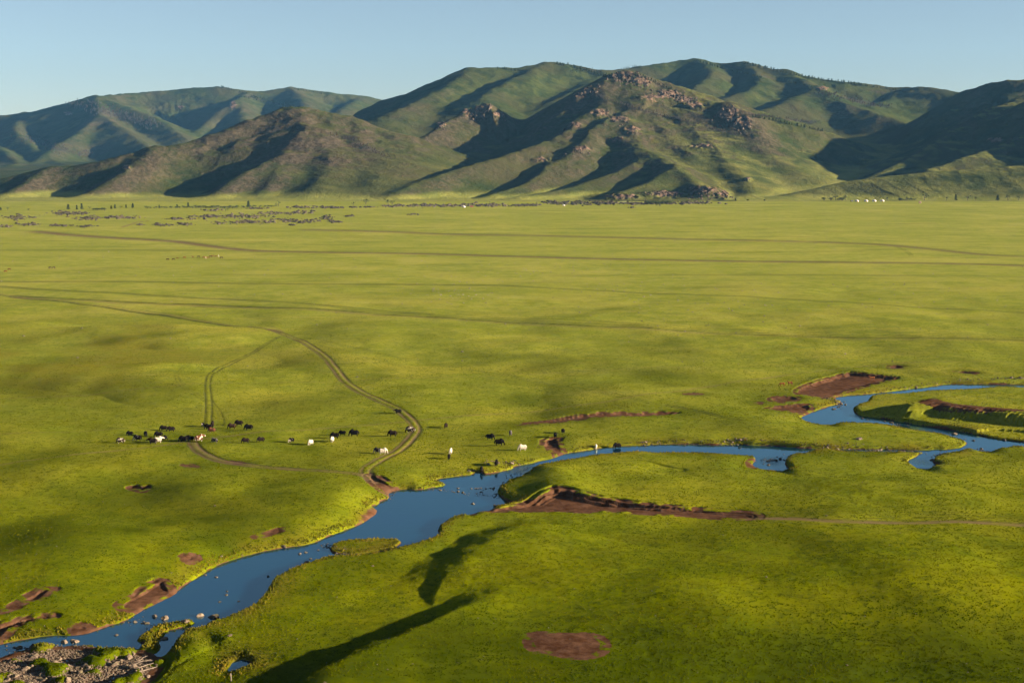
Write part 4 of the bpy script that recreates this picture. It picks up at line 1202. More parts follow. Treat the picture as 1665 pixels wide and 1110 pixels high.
solo = [('larch_tree', 'conifer', 111, 341, 8.2, 'tallest dark conifer in the leftmost cluster beyond the lava rubble', .9), ('larch_tree', 'conifer', 125, 341, 6.5, 'middle thin conifer of the leftmost cluster beyond the lava rubble', .8), ('larch_tree', 'conifer', 133, 340.5, 8.6, 'right narrow conifer of the leftmost cluster beyond the lava rubble', .8),
        ('broad_tree', 'broad', 146, 340, 4.2, 'small round tree right of the leftmost conifers', 1.3), ('larch_tree', 'conifer', 181, 340, 5.0, 'short conifer right of the low willow row', 1.0), ('larch_tree', 'conifer', 187, 339.3, 6.2, 'upright conifer standing right of the short one', .8), ('broad_tree', 'broad', 196, 339, 4.6, 'bushy tree between two conifers on the left plain', 1.4),
        ('larch_tree', 'conifer', 205, 338.4, 5.6, 'thin pale conifer near the winding dirt path', .7), ('larch_tree', 'conifer', 216, 338.4, 7.0, 'taller conifer at the right end of the left row', .9), ('larch_tree', 'conifer', 259, 338, 4.2, 'little conifer at the start of the dark thicket', 1.0), ('larch_tree', 'conifer', 288, 338, 5.2, 'pointed conifer rising out of the dark thicket', .9), ('larch_tree', 'conifer', 306, 337.3, 7.4, 'slim conifer rising right of the pointed one', .7),
        ('broad_tree', 'broad', 367, 344, 7.5, 'dark full tree standing forward of the thicket', 1.1), ('larch_tree', 'conifer', 404, 336.5, 9.0, 'leaning open conifer alone above the rubble', .9), ('broad_tree', 'broad', 453, 335.6, 8.0, 'round dense tree alone on the pale field', 1.2), ('broad_tree', 'broad', 575, 334, 5.2, 'small round tree left of the long rubble wall', 1.1), ('broad_tree', 'broad', 595, 332.5, 8.0, 'spreading pale tree above the long rubble wall', 1.5),
        ('broad_tree', 'broad', 631, 333, 7.8, 'left tree of a close pair at the rubble wall', 1.2), ('broad_tree', 'broad', 638, 333, 7.0, 'right tree of a close pair at the rubble wall', 1.2), ('broad_tree', 'broad', 12.6, 342, 4.8, 'pale tree near the left frame edge', 1.0), ('larch_tree', 'conifer', 1, 342, 4.6, 'dark tree cut by the left frame edge', 1.2), ('willow_bush', 'shrub', 46, 342, 2.4, 'tiny dark bush on the far left plain', 1.3),
        ('broad_tree', 'broad', 1359, 326, 9.0, 'taller tree in the thicket left of the white tents', 1.2), ('broad_tree', 'broad', 1375, 326, 8.5, 'tree at the right end of the thicket left of the tents', 1.0), ('willow_bush', 'shrub', 1340, 326, 4.6, 'bush at the left end of the thicket by the tents', 1.5), ('willow_bush', 'shrub', 1351, 326, 5.0, 'bush left of the taller tree by the tents', 1.4),
        ('broad_tree', 'broad', 1424, 326, 5.0, 'tree behind the gap between the third and fourth tents', 1.2), ('broad_tree', 'broad', 1430, 326, 5.0, 'tree just left of the rightmost tent', 1.1), ('broad_tree', 'broad', 1443, 326, 5.0, 'bushy tree right of the rightmost tent', 1.6), ('willow_bush', 'shrub', 1463, 326, 3.6, 'low bush between the tents and the brown hut', 1.6), ('broad_tree', 'broad', 1475, 326, 5.8, 'small tree left of the brown hut', 1.2),
        ('broad_tree', 'broad', 1503, 326, 12.5, 'big open tree behind the brown hut', 1.0), ('broad_tree', 'broad', 1539, 326, 6.0, 'slender tree right of the big open one', .8), ('larch_tree', 'conifer', 1554, 326, 9.0, 'thin tall tree on the dark right hill foot', .7), ('broad_tree', 'broad', 1573, 326, 8.0, 'left of two trees on the dark right hill foot', 1.2), ('broad_tree', 'broad', 1586, 326, 5.5, 'smaller right one of two trees on the dark hill foot', 1.1),
        ('larch_tree', 'conifer', 1622, 326, 8.0, 'conifer against the brown patch by the right edge', .9), ('broad_tree', 'broad', 1639, 326, 9.0, 'wide tree in shade near the right edge', 1.2), ('broad_tree', 'broad', 1656, 326, 7.0, 'last shaded tree at the right edge', 1.1),
        ('larch_tree', 'conifer', 1196, 327, 4.5, 'little conifer right of the foot cliff', 1.0), ('willow_bush', 'shrub', 1216, 327, 2.8, 'bush on the flat right of the foot cliff', 1.3), ('willow_bush', 'shrub', 1243, 327, 2.6, 'second bush on the flat right of the foot cliff', 1.3),
        ('broad_tree', 'broad', 1003, 332, 6.5, 'dark tree among the rubble under the mountain', 1.0), ('broad_tree', 'broad', 1020, 332, 6.0, 'second dark tree among the rubble under the mountain', 1.2), ('broad_tree', 'broad', 941, 334, 5.0, 'tree at the front of the rubble under the mountain', 1.2), ('willow_bush', 'shrub', 973, 334, 3.0, 'bush at the front of the rubble under the mountain', 1.3)]
for nm, kd, px, py, hp, lab, wd in solo:
    pxtree(nm, kd, px, py, hp, lab, None, 'bush' if kd == 'shrub' else 'tree', wd)

def bush_row(x0, x1, y0, y1, n, hp, label, group, seed):
    r = np.random.default_rng(seed)
    for k in range(n):
        f = (k + r.random()) / n
        pxtree('willow_bush', 'shrub', x0 + (x1 - x0) * f, y0 + (y1 - y0) * f + r.normal(0, .4), hp * r.uniform(.7, 1.25), label, group, 'bush', 1.5)
bush_row(150, 172, 341.5, 342.3, 8, 3.6, 'dark bush in the low row right of the leftmost conifers', 'bushes right of the leftmost conifers', 1)
bush_row(235, 320, 338.6, 338.2, 20, 2.8, 'dark bush in the long left thicket', 'bushes of the long left thicket', 2)
bush_row(318, 385, 338.2, 338.6, 24, 3.4, 'dark bush in the dense part of the thicket behind the rubble', 'bushes of the dense thicket', 3)
bush_row(392, 452, 337.8, 335.8, 16, 2.2, 'low bush between the leaning conifer and the round tree', 'bushes between conifer and round tree', 4)
bush_row(1050, 1092, 332, 331.5, 16, 5.0, 'dark bush at the foot of the broken cliff', 'bushes at the foot cliff', 5)
bush_row(1362, 1372, 326, 326, 4, 4.0, 'bush between the two trees left of the tents', 'bushes left of the tents', 6)
bush_row(1460, 1490, 326, 326, 9, 3.0, 'low bush on the edge left of the big open tree', 'bushes left of the big open tree', 7)

def tree_row(line, n, hp, label, group, seed, kind='conifer', jit=.6):
    r = np.random.default_rng(seed); L = smooth_line(np.array(line, float), 2)
    for k in range(n):
        t = min((k + r.random()) / n, .999) * (len(L) - 1); i = int(t)
        q = L[i] + (L[i + 1] - L[i]) * (t - i) + r.normal(0, jit, 2) * [2, .6]
        P = None
        for dy in np.arange(0, 9, .7):                      # step down until the ray meets the hillside
            P = hit(q[0], q[1] + dy)
            if P is not None: break
        if P is None: continue
        put_tree('larch_tree', kind, P, hp * r.uniform(.75, 1.25) * P.y / FPX, label, group, 'tree', 1.25)
tree_row([(1223, 191), (1250, 195), (1275, 200), (1305, 207), (1337, 214.5)], 34, 4.5, 'small dark larch in the straight row above the right valley', 'larches in the straight row', 11)
tree_row([(1209, 104.5), (1230, 108), (1250, 113), (1280, 119.5), (1310, 126), (1340, 131.5), (1370, 135), (1401, 139)], 60, 4.2, 'small larch on the right skyline', 'larches on the right skyline', 12)
tree_row([(1401, 139.5), (1435, 144), (1468, 148)], 18, 3.2, 'tiny larch on the low right end of the skyline', 'larches on the low skyline', 13)
tree_row([(1130, 100.5), (1150, 105), (1172, 112), (1205, 120), (1240, 128)], 40, 4.0, 'small larch in the dark band down from the highest skyline', 'larches in the dark band', 14)
tree_row([(1270, 131), (1295, 137), (1320, 143)], 16, 3.4, 'small larch on the inner ridge below the right skyline', 'larches on the inner ridge', 15)
tree_row([(905, 104.5), (925, 108), (944, 113), (965, 119), (984, 126)], 32, 4.0, 'small larch on the skyline left of the rocky peak', 'larches left of the rocky peak', 16)
tree_row([(808, 112.5), (824, 113), (840, 116)], 14, 3.2, 'tiny larch on the round skyline hill', 'larches on the round skyline hill', 17)
tree_row([(1011, 109.5), (1026, 109), (1041, 110.5)], 12, 3.2, 'tiny larch on the skyline behind the rocky peak', 'larches behind the rocky peak', 18)
tree_row([(1030, 121), (1048, 127), (1066, 136), (1090, 145)], 20, 4.2, 'dark larch on the right shoulder of the rocky peak', 'larches on the peak shoulder', 19)
tree_row([(360, 143), (378, 146), (400, 153)], 16, 3.0, 'tiny larch on the far blue range', 'larches on the far range', 20)
tree_row([(478, 145), (500, 149), (525, 153)], 14, 2.8, 'tiny larch on the low part of the far blue range', 'larches low on the far range', 21)

# woods that read as one mass
def woodland(line, n, hp, spread, seed, label, mat):
    r = np.random.default_rng(seed); L = smooth_line(np.array(line, float), 2)
    tm, cm = TREES['conifer'][seed % 4]
    def geo(m):
        v = np.empty(len(m.vertices) * 3); m.vertices.foreach_get('co', v)
        f = np.empty(len(m.loops), np.int32); m.loops.foreach_get('vertex_index', f)
        return v.reshape(-1, 3), f.reshape(-1, 3)
    cv, cf = geo(cm)
    parts = []
    keep = np.arange(len(cf)) % 3 == 0
    cf2 = cf[keep]; us, inv = np.unique(cf2, return_inverse=True); cv2 = cv[us]; cf2 = inv.reshape(-1, 3)
    cv2 = cv2 * [1.5, 1.5, 1]
    tv, tf = join([tube([(0, 0, -.1), (0, 0, .9)], [.03, .008], 3)])
    bv, bf = join([(cv2, cf2), (tv, tf)])
    for k in range(n):
        t = r.uniform(0, len(L) - 1.001); i = int(t)
        q = L[i] + (L[i + 1] - L[i]) * (t - i) + r.normal(0, 1, 2) * spread
        P = hit(q[0], q[1])
        if P is None: continue
        h = hp * r.uniform(.7, 1.2) * P.y / FPX
        parts.append((bv * h + np.array(P), bf))
    v, f = join(parts)
    tag(link('woodland', raw_mesh('woodland', v, f, False), mat), label, kind='stuff')
woodland([(125, 172), (160, 176), (200, 188), (250, 203)], 330, 3.2, (12, 4), 31, 'burnt brown wood on the far left range', M_dead)
woodland([(40, 225), (90, 240), (140, 252)], 150, 3.0, (10, 3), 32, 'thin brown wood low on the far left range', M_dead)
woodland([(405, 158), (440, 165), (481, 176)], 120, 2.8, (8, 1.5), 33, 'dark wood strip on the far range', M_larch)
woodland([(545, 219), (590, 236), (631, 256)], 120, 3.0, (6, 1.8), 34, 'brown scrub strip on the left valley side', M_dead)
woodland([(972, 157), (1018, 173), (1078, 189), (1105, 194), (1155, 209), (1199, 220)], 170, 3.2, (3, 1.0), 35, 'grey brush line across the mountain flank', M_dead)
woodland([(1223, 188), (1260, 191), (1327, 201)], 140, 3.0, (5, 1.2), 36, 'grey leafless wood above the right valley', M_dead)
woodland([(1340, 152), (1370, 161), (1408, 169), (1441, 174)], 200, 3.0, (7, 2.4), 37, 'brown wood on the slope below the right skyline', M_dead)
woodland([(945, 113), (985, 125)], 90, 3.4, (8, 1.6), 38, 'dark wood behind the left shoulder of the peak', M_larch)

# ------------------------------------------------------------------ animals
def ellip(c, r_, rot=(0, 0, 0), sub=2):
    v, f = ico(sub)
    m = np.array(Matrix.Rotation(rot[2], 3, 'Z') @ Matrix.Rotation(rot[1], 3, 'Y') @ Matrix.Rotation(rot[0], 3, 'X'))
    return (v * np.array(r_)) @ m.T + np.array(c), f

def capped(path, rad, n=8):
    v, f = tube(path, rad, n)
    f = list(map(list, tri(f)))
    a, b = len(v), len(v) + 1
    v = np.concatenate([v, [path[0]], [path[-1]]])
    L = (len(path) - 1) * n
    for k in range(n):
        f.append([a, (k + 1) % n, k]); f.append([b, L + k, L + (k + 1) % n])
    return v, np.array(f)

def fuse(parts, name, voxel=.035, tris=1400):
    """fuse overlapping solids into one continuous skin"""
    v, f = join(parts)
    o = link('tmp', raw_mesh('tmp', v, f, True))
    m = o.modifiers.new('r', 'REMESH'); m.mode = 'VOXEL'; m.voxel_size = voxel
    sm = o.modifiers.new('s', 'SMOOTH'); sm.iterations = 4; sm.factor = .5
    dc = o.modifiers.new('d', 'DECIMATE'); dc.ratio = .25
    dg = bpy.context.evaluated_depsgraph_get()
    me = bpy.data.meshes.new_from_object(o.evaluated_get(dg))
    me.name = name
    bpy.data.objects.remove(o)
    for p in me.polygons: p.use_smooth = True
    me.materials.clear()
    return me

def yak_parts(pose):
    """x forward, z up, feet at z=0; about 2.2 m long, 1.45 m at the hump"""
    p = [ellip((-.1, 0, .88), (.86, .36, .36)), ellip((.42, 0, 1.02), (.48, .34, .40)), ellip((.38, 0, 1.26), (.34, .19, .20)), ellip((-.62, 0, .92), (.42, .33, .36)), ellip((-.05, 0, .58), (.86, .32, .28))]
    for sx, sy in ((.48, .2), (.48, -.2), (-.68, .2), (-.68, -.2)):
        dx = {(.48, .2): .05, (.48, -.2): -.07, (-.68, .2): -.06, (-.68, -.2): .06}[(sx, sy)]
        if sx > 0:
            p.append(capped([(sx, sy, .85), (sx + dx * .4, sy, .40), (sx + dx, sy * .95, .10), (sx + dx + .02, sy * .95, 0)], [.17, .10, .06, .075]))
        else:
            p.append(capped([(sx, sy, .90), (sx + .08, sy, .55), (sx - .08 + dx, sy * .95, .34), (sx - .02 + dx, sy * .95, .08), (sx + dx, sy * .95, 0)], [.20, .14, .08, .06, .075]))
    if pose == 'graze':
        p += [capped([(.66, 0, 1.08), (.92, 0, .82), (1.06, 0, .52)], [.28, .22, .16]), ellip((1.10, 0, .38), (.14, .13, .24), (0, -.35, 0)), ellip((1.15, 0, .17), (.10, .10, .11)), ellip((1.02, .16, .50), (.05, .10, .04)), ellip((1.02, -.16, .50), (.05, .10, .04))]
        head = (1.06, 0, .56)
    else:
        p += [capped([(.66, 0, 1.10), (.95, 0, 1.08), (1.15, 0, 1.08)], [.28, .22, .16]), ellip((1.28, 0, 1.00), (.24, .13, .15), (0, .45, 0)), ellip((1.42, 0, .90), (.10, .10, .10)), ellip((1.14, .16, 1.08), (.05, .10, .04)), ellip((1.14, -.16, 1.08), (.05, .10, .04))]
        head = (1.14, 0, 1.16)
    return p, head

def yak_set(pose):
    p, head = yak_parts(pose)
    body = fuse(p, 'body')
    h = np.array(head)
    horn = raw_mesh('horn', *join([capped([h + [0, .08, .02], h + [.02, .20, .05], h + [.06, .27, .15], h + [.02, .25, .27]], [.04, .034, .024, .006], 7)]), True)
    horn2 = raw_mesh('horn', *join([capped([h + [0, -.08, .02], h + [.02, -.20, .05], h + [.06, -.27, .15], h + [.02, -.25, .27]], [.04, .034, .024, .006], 7)]), True)
    tail = raw_mesh('tail', *join([capped([(-1.0, 0, 1.08), (-1.10, 0, .95), (-1.12, 0, .65), (-1.08, 0, .34)], [.05, .07, .13, .05], 8)]), True)
    # long hair skirt: hanging wisps round the belly
    r = np.random.default_rng(3); parts = []
    for k in range(90):
        x0 = r.uniform(-.85, .62); sg = 1 if k % 2 else -1
        y0 = sg * (.30 - .05 * abs(x0)) ; z0 = r.uniform(.52, .70)
        ln = r.uniform(.18, .34)
        parts.append(capped([(x0, y0, z0), (x0 + r.normal(0, .02), y0 * 1.04, z0 - ln * .6), (x0 + r.normal(0, .03), y0 * .95, z0 - ln)], [.05, .035, .004], 4))
    skirt = raw_mesh('hair_skirt', *join(parts), True)
    return {'body': [body], 'horn': [horn, horn2], 'tail': [tail], 'hair_skirt': [skirt]}

def horse_set(pose):
    p = [ellip((-.05, 0, 1.08), (.72, .26, .27)), ellip((.45, 0, 1.10), (.32, .24, .30)), ellip((-.55, 0, 1.14), (.36, .26, .29))]
    for sx, sy, dx in ((.48, .15, .10), (.48, -.15, -.12), (-.62, .15, -.08), (-.62, -.15, .08)):
        if sx > 0:
            p.append(capped([(sx, sy, 1.0), (sx + dx * .5, sy, .58), (sx + dx * .7, sy, .34), (sx + dx, sy, .08), (sx + dx + .04, sy, 0)], [.13, .075, .045, .042, .055]))
        else:
            p.append(capped([(sx, sy, 1.05), (sx + .07, sy, .75), (sx - .12 + dx, sy, .50), (sx - .06 + dx, sy, .10), (sx + dx, sy, 0)], [.19, .12, .062, .042, .055]))
    if pose == 'graze':
        p += [capped([(.62, 0, 1.22), (.92, 0, .92), (1.10, 0, .55)], [.20, .14, .09]), ellip((1.14, 0, .33), (.085, .085, .22), (0, -.25, 0)), ellip((1.18, 0, .14), (.06, .06, .08))]
        crest = [(.55, 0, 1.36), (.85, 0, 1.10), (1.12, 0, .70)]
    else:
        p += [capped([(.62, 0, 1.22), (.86, 0, 1.45), (1.00, 0, 1.60)], [.20, .14, .10]), ellip((1.14, 0, 1.56), (.23, .085, .095), (0, .6, 0)), ellip((1.28, 0, 1.43), (.08, .06, .06)), ellip((1.02, .06, 1.72), (.025, .02, .06)), ellip((1.02, -.06, 1.72), (.025, .02, .06))]
        crest = [(.50, 0, 1.38), (.78, 0, 1.56), (.98, 0, 1.72)]
    body = fuse(p, 'body', .03)
    mane = raw_mesh('mane', *join([capped([np.array(c) for c in crest], [.07, .06, .04], 7)]), True)
    tail = raw_mesh('tail', *join([capped([(-.88, 0, 1.22), (-1.0, 0, 1.05), (-1.03, 0, .75), (-1.0, 0, .42)], [.04, .06, .08, .03], 7)]), True)
    return {'body': [body], 'mane': [mane], 'tail': [tail]}

YAK = {k: yak_set(k) for k in ('graze', 'stand')}
HORSE = {k: horse_set(k) for k in ('graze', 'stand')}
BLK, BRN, WHT, CRM = (.006, .0045, .004), (.030, .016, .010), (.36, .31, .24), (.30, .235, .155)
HM = {'black': mat_hair('black_hair', BLK), 'dark': mat_hair('dark_brown_hair', (.012, .0075, .0055)), 'brown': mat_hair('brown_hair', BRN), 'white': mat_hair('white_hair', WHT), 'cream': mat_hair('cream_hair', CRM),
      'pied': mat_hair('pied_hair', WHT, (.030, .018, .012), .48, .52, 1.5, 1.0), 'blackwhite': mat_hair('black_white_hair', BLK, WHT, .56, .60, 1.3, 2.0), 'redpied': mat_hair('red_pied_hair', (.075, .030, .014), WHT, .50, .54, 1.7, 3.0), 'redwhite': mat_hair('red_brown_hair', (.10, .038, .018), WHT, .60, .64, 1.2, 4.0),
      'grey': mat_hair('grey_hair', (.10, .085, .075), BLK, .5, .6, 1.5, 5.0), 'bay': mat_hair('bay_horse_hair', (.11, .038, .013)), 'chestnut': mat_hair('chestnut_horse_hair', (.17, .058, .018)), 'darkbay': mat_hair('dark_bay_horse_hair', (.05, .024, .014)), 'mane': mat_hair('mane_hair', (.014, .009, .006)), 'horn': mat_plain('horn', (.10, .085, .07), .5, .3, 6)}
_mc = {}
def with_mat(me, mat):
    k = (me.name, mat.name)
    if k not in _mc:
        m = me.copy(); m.materials.clear(); m.materials.append(mat); _mc[k] = m
    return _mc[k]

def animal(name, kit, hair, P, heading, size, label, cat, group, inwater=False):
    e = link(name, None, None, None, P, (0, 0, R(heading)), (size, size * 1.1, size * (1.16 if name == 'yak' else 1.0)))
    tag(e, label, cat, group)
    for part, ms in kit.items():
        for m in ms:
            mt = HM['horn'] if part == 'horn' else HM['mane'] if part == 'mane' or (name == 'horse' and part == 'tail') else HM[hair]
            link(part, with_mat(m, mt), None, e)
    return e

# heading in degrees: 180 faces left in the picture, 0 right, 90 away, 270 towards the camera
YG = 'yaks grazing by the river'
yaks = [
    (196, 720.4, 190, 'graze', 'pied', 1.0, 'pied white and dark yak leading at the far left of the herd'),
    (211, 708, 185, 'graze', 'black', .85, 'small black yak furthest back at the left of the herd'),
    (223.5, 716.5, 180, 'graze', 'blackwhite', 1.05, 'black yak with white rump behind the pied leader'),
    (237, 709, 300, 'graze', 'black', .95, 'black yak facing the camera in the left group'),
    (257.7, 710.5, 190, 'graze', 'black', 1.05, 'black yak just above the white one in the left group'),
    (248, 721.6, 185, 'stand', 'dark', 1.1, 'dark brown yak in front of the white one in the left group'),
    (257.7, 719.5, 20, 'stand', 'white', 1.1, 'white yak in the left group beside a dark one'),
    (266, 715.7, 10, 'graze', 'black', .9, 'black yak right behind the white one in the left group'),
    (266, 700, 185, 'graze', 'dark', 1.0, 'left dark yak of the pair grazing above the left group'),
    (278, 701.5, 190, 'graze', 'dark', 1.0, 'right dark yak of the pair grazing above the left group'),
    (298, 718.3, 180, 'graze', 'black', 1.12, 'big black yak left of the ginger and white one'),
    (309, 717.6, 175, 'stand', 'black', 1.1, 'black yak touching the rear of the big black one'),
    (324.5, 717.4, 40, 'stand', 'redpied', 1.25, 'ginger and white yak climbing beside the rutted track'),
    (349, 719.3, 160, 'graze', 'grey', .85, 'greyish yak alone just right of the rutted track'),
    (330, 693.5, 262, 'stand', 'blackwhite', .8, 'small yak with a white head seen end on behind the herd'),
    (345.5, 693.6, 95, 'stand', 'dark', 1.05, 'brown yak seen from behind at the end of the wheel ruts'),
    (339, 698, 185, 'graze', 'black', 1.05, 'black yak beside the one seen from behind'),
    (344, 703, 180, 'graze', 'redwhite', .95, 'reddish yak with a white rump below the black one'),
    (376.8, 697, 185, 'graze', 'brown', 1.05, 'lighter brown yak of the three right of the wheel ruts'),
    (388.3, 692.2, 180, 'graze', 'dark', 1.1, 'furthest back dark yak of the three right of the wheel ruts'),
    (404, 699, 180, 'graze', 'black', 1.12, 'rightmost black yak of the three right of the wheel ruts'),
    (399, 720, 200, 'graze', 'dark', .95, 'left dark yak of the pair below the footpath'),
    (424, 718.5, 205, 'graze', 'dark', .95, 'right dark yak of the pair below the footpath'),
    (473.6, 719, 225, 'graze', 'blackwhite', .85, 'small dark yak with white hind part walking alone'),
    (505, 723, 240, 'graze', 'white', .95, 'white yak grazing alone left of the other end on white one'),
    (540, 718.5, 262, 'stand', 'white', 1.0, 'white yak seen end on before a black one'),
    (544, 712.5, 185, 'graze', 'black', 1.1, 'black yak behind the end on white one'),
    (556.4, 707.8, 190, 'graze', 'black', .95, 'middle black yak of the three in a line'),
    (575.5, 709, 180, 'graze', 'black', 1.25, 'largest black yak at the right of the three in a line'),
    (647, 672.3, 200, 'stand', 'black', .95, 'black yak standing on the dirt track'),
    (638, 709.3, 182, 'graze', 'dark', 1.15, 'dark brown yak left of the bend in the dirt track'),
    (667, 703.4, 180, 'graze', 'pied', 1.2, 'cream yak with dark head crossing the dirt track'),
    (614, 736.7, 185, 'graze', 'blackwhite', 1.0, 'black headed yak next to the white one by the track'),
    (623, 738, 10, 'graze', 'white', 1.05, 'white yak next to the track above the ford'),
    (725, 695.6, 255, 'graze', 'dark', .95, 'dark yak alone right of the dirt track bend'),
    (830, 708, 275, 'stand', 'grey', 1.0, 'grey backed yak seen end on in the right group'),
    (797, 714.6, 350, 'graze', 'black', 1.1, 'left black yak of the right group facing right'),
    (812, 724, 0, 'graze', 'black', 1.2, 'lower black yak of the right group above the white one'),
    (849, 732.3, 200, 'graze', 'white', 1.1, 'white yak nearest the scarred bank'),
    (732.6, 737.4, 80, 'graze', 'white', .95, 'white yak with a black one at its feet'),
    (730, 745.8, 265, 'graze', 'black', .85, 'black yak right below the end on white one'),
    (903, 711.5, 280, 'stand', 'black', .95, 'black yak at the top of the scarred bank'),
    (915.5, 704, 290, 'stand', 'dark', .85, 'dark yak standing above the scarred bank'),
    (807, 757.2, 85, 'stand', 'black', 1.0, 'black yak on the stony bank by the riffle'),
    (783, 767, 275, 'graze', 'dark', .95, 'dark yak drinking at the grassy point'),
    (969, 729.5, 265, 'graze', 'white', .85, 'white yak wading at the far bank'),
    (1003, 728.5, 200, 'graze', 'black', 1.0, 'black yak wading near the far bank'),
]
for px, py, hd, pose, hair, sz, lab in yaks:
    P = hit(px, py)
    if px in (969, 1003):
        x, y = at_z(px, py, WZ - .1); P = Vector((x, y, WZ - .12))
    animal('yak', YAK[pose], hair, P, hd, sz, lab, 'yak', YG)

HG = 'horses on the steppe'
horses = [
    (1271.4, 628.3, 185, 'graze', 'chestnut', 1.0, 'left chestnut horse of the pair above the eroded bank'),
    (1284.4, 626.8, 200, 'stand', 'bay', 1.0, 'right bay horse of the pair above the eroded bank'),
    (1417.4, 618.8, 185, 'stand', 'chestnut', 1.1, 'orange chestnut horse standing on the bare earth slope'),
    (272.7, 423.6, 180, 'graze', 'darkbay', 1.1, 'leftmost dark horse of the distant herd'), (282, 423.2, 185, 'graze', 'darkbay', 1.05, 'second dark horse from the left of the distant herd'), (288.5, 421, 170, 'graze', 'chestnut', .8, 'faint reddish foal in the distant herd'), (300, 420.5, 180, 'graze', 'chestnut', 1.05, 'reddish horse alone in the gap of the distant herd'),
    (313.5, 419.2, 190, 'stand', 'bay', .9, 'small bay horse before the close bunch of the distant herd'), (323, 419.2, 180, 'graze', 'darkbay', 1.1, 'dark horse at the left of the close distant bunch'), (331.5, 420, 20, 'graze', 'bay', 1.0, 'bay horse beside the cream one in the distant bunch'), (334.7, 421, 270, 'stand', 'cream', 1.0, 'cream horse in the middle of the distant bunch'),
    (338.3, 420.7, 200, 'graze', 'bay', 1.05, 'bay horse right of the cream one in the distant bunch'), (342.4, 418.8, 180, 'stand', 'darkbay', 1.1, 'dark horse at the back of the distant bunch'), (345.5, 418, 10, 'stand', 'bay', 1.0, 'bay horse behind the dark one in the distant bunch'), (351, 418.6, 190, 'graze', 'bay', 1.0, 'bay horse left of the white one in the distant bunch'),
    (355.4, 418, 280, 'stand', 'white', 1.05, 'white horse near the right end of the distant bunch'), (360, 421, 180, 'graze', 'darkbay', 1.15, 'brown horse at the right end of the distant bunch'),
    (9, 443, 180, 'graze', 'chestnut', 1.0, 'reddish horse at the left frame edge'), (15, 439.6, 185, 'graze', 'bay', 1.0, 'bay horse just behind the one at the left edge'), (81.4, 437.2, 180, 'graze', 'darkbay', 1.05, 'left dark horse of a distant pair on the left plain'), (87.5, 437, 5, 'graze', 'darkbay', 1.0, 'right dark horse of a distant pair on the left plain'),
]
for px, py, hd, pose, hair, sz, lab in horses:
    animal('horse', HORSE[pose], hair, hit(px, py), hd, sz, lab, 'horse', HG)

# ------------------------------------------------------------------ tents, hut, carts
M_felt = mat_plain('white_felt', (.46, .45, .42), .85, .08, 2)
M_band = mat_plain('rope_band', (.40, .34, .26), .9, .2, 3)
M_door = mat_plain('painted_door', (.30, .10, .04), .7, .2, 3)
M_wood = mat_plain('weathered_wood', (.30, .19, .10), .85, .3, 3)
M_drift = mat_plain('bleached_driftwood', (.20, .155, .115), .85, .25, 3)
M_dark = mat_plain('dark_paint', (.02, .022, .025), .5, .3, 3)
M_red = mat_plain('red_paint', (.22, .045, .03), .5, .2, 3)
M_glass = mat_plain('window_glass', (.02, .03, .04), .1, .1, 3, .6)

def lathe(prof, n=28):
    V, F = [], []
    for r_, z in prof:
        for k in range(n):
            th = 2 * math.pi * k / n; V.append((r_ * math.cos(th), r_ * math.sin(th), z))
    for i in range(len(prof) - 1):
        for k in range(n):
            F.append([i * n + k, i * n + (k + 1) % n, (i + 1) * n + (k + 1) % n, (i + 1) * n + k])
    return np.array(V), np.array(F)

def boxv(c, s_):
    c = np.array(c, float); s_ = np.array(s_, float) / 2
    v = np.array([[x, y, z] for z in (-1, 1) for y in (-1, 1) for x in (-1, 1)]) * s_ + c
    return v, np.array([[0, 2, 3, 1], [4, 5, 7, 6], [0, 1, 5, 4], [2, 6, 7, 3], [0, 4, 6, 2], [1, 3, 7, 5]])

GW = raw_mesh('wall', *lathe([(2.9, -.1), (2.98, .8), (2.95, 1.55), (2.9, 1.62)]), True); GW.materials.append(M_felt)
GR = raw_mesh('roof', *lathe([(3.05, 1.55), (3.02, 1.66), (2.3, 2.1), (1.3, 2.55), (.55, 2.8), (.5, 2.86), (.02, 2.9)]), True); GR.materials.append(M_felt)
GB = raw_mesh('band', *join([lathe([(3.0, .55), (3.02, .60), (3.0, .65)]), lathe([(2.985, 1.25), (3.01, 1.3), (2.985, 1.35)])]), True); GB.materials.append(M_band)
GD = raw_mesh('door', *join([boxv((0, 0, .78), (.12, .95, 1.6))]), False); GD.materials.append(M_door)
GP = raw_mesh('stove_pipe', *join([capped([(.2, .2, 2.7), (.2, .2, 3.6)], [.08, .08], 8)]), True); GP.materials.append(M_dark)
def ger(px, py, rot, label, sc=1.0):
    P = hit(px, py)
    e = link('felt_tent', None, None, None, P, (0, 0, rot), sc)
    tag(e, label, 'tent', 'white felt tents on the plain')
    link('wall', GW, None, e); r_ = link('roof', GR, None, e); link('band', GB, None, e); link('stove_pipe', GP, None, r_)
    d = link('door', GD, None, e, (2.98, 0, 0))
    return e
ger(1393, 327.9, -1.4, 'leftmost white felt tent of the row of four beyond the plain')
ger(1408, 327.8, -1.5, 'second white felt tent from the left of the row of four')
ger(1421.5, 327.7, -1.6, 'third white felt tent from the left of the row of four')
ger(1434.4, 327.6, -1.5, 'rightmost white felt tent of the row of four beyond the plain')
ger(753.7, 337.3, -1.3, 'single white felt tent before the long rubble wall', .85)
ger(916.6, 334.5, -1.6, 'small white felt tent before the rubble under the mountain', .6)

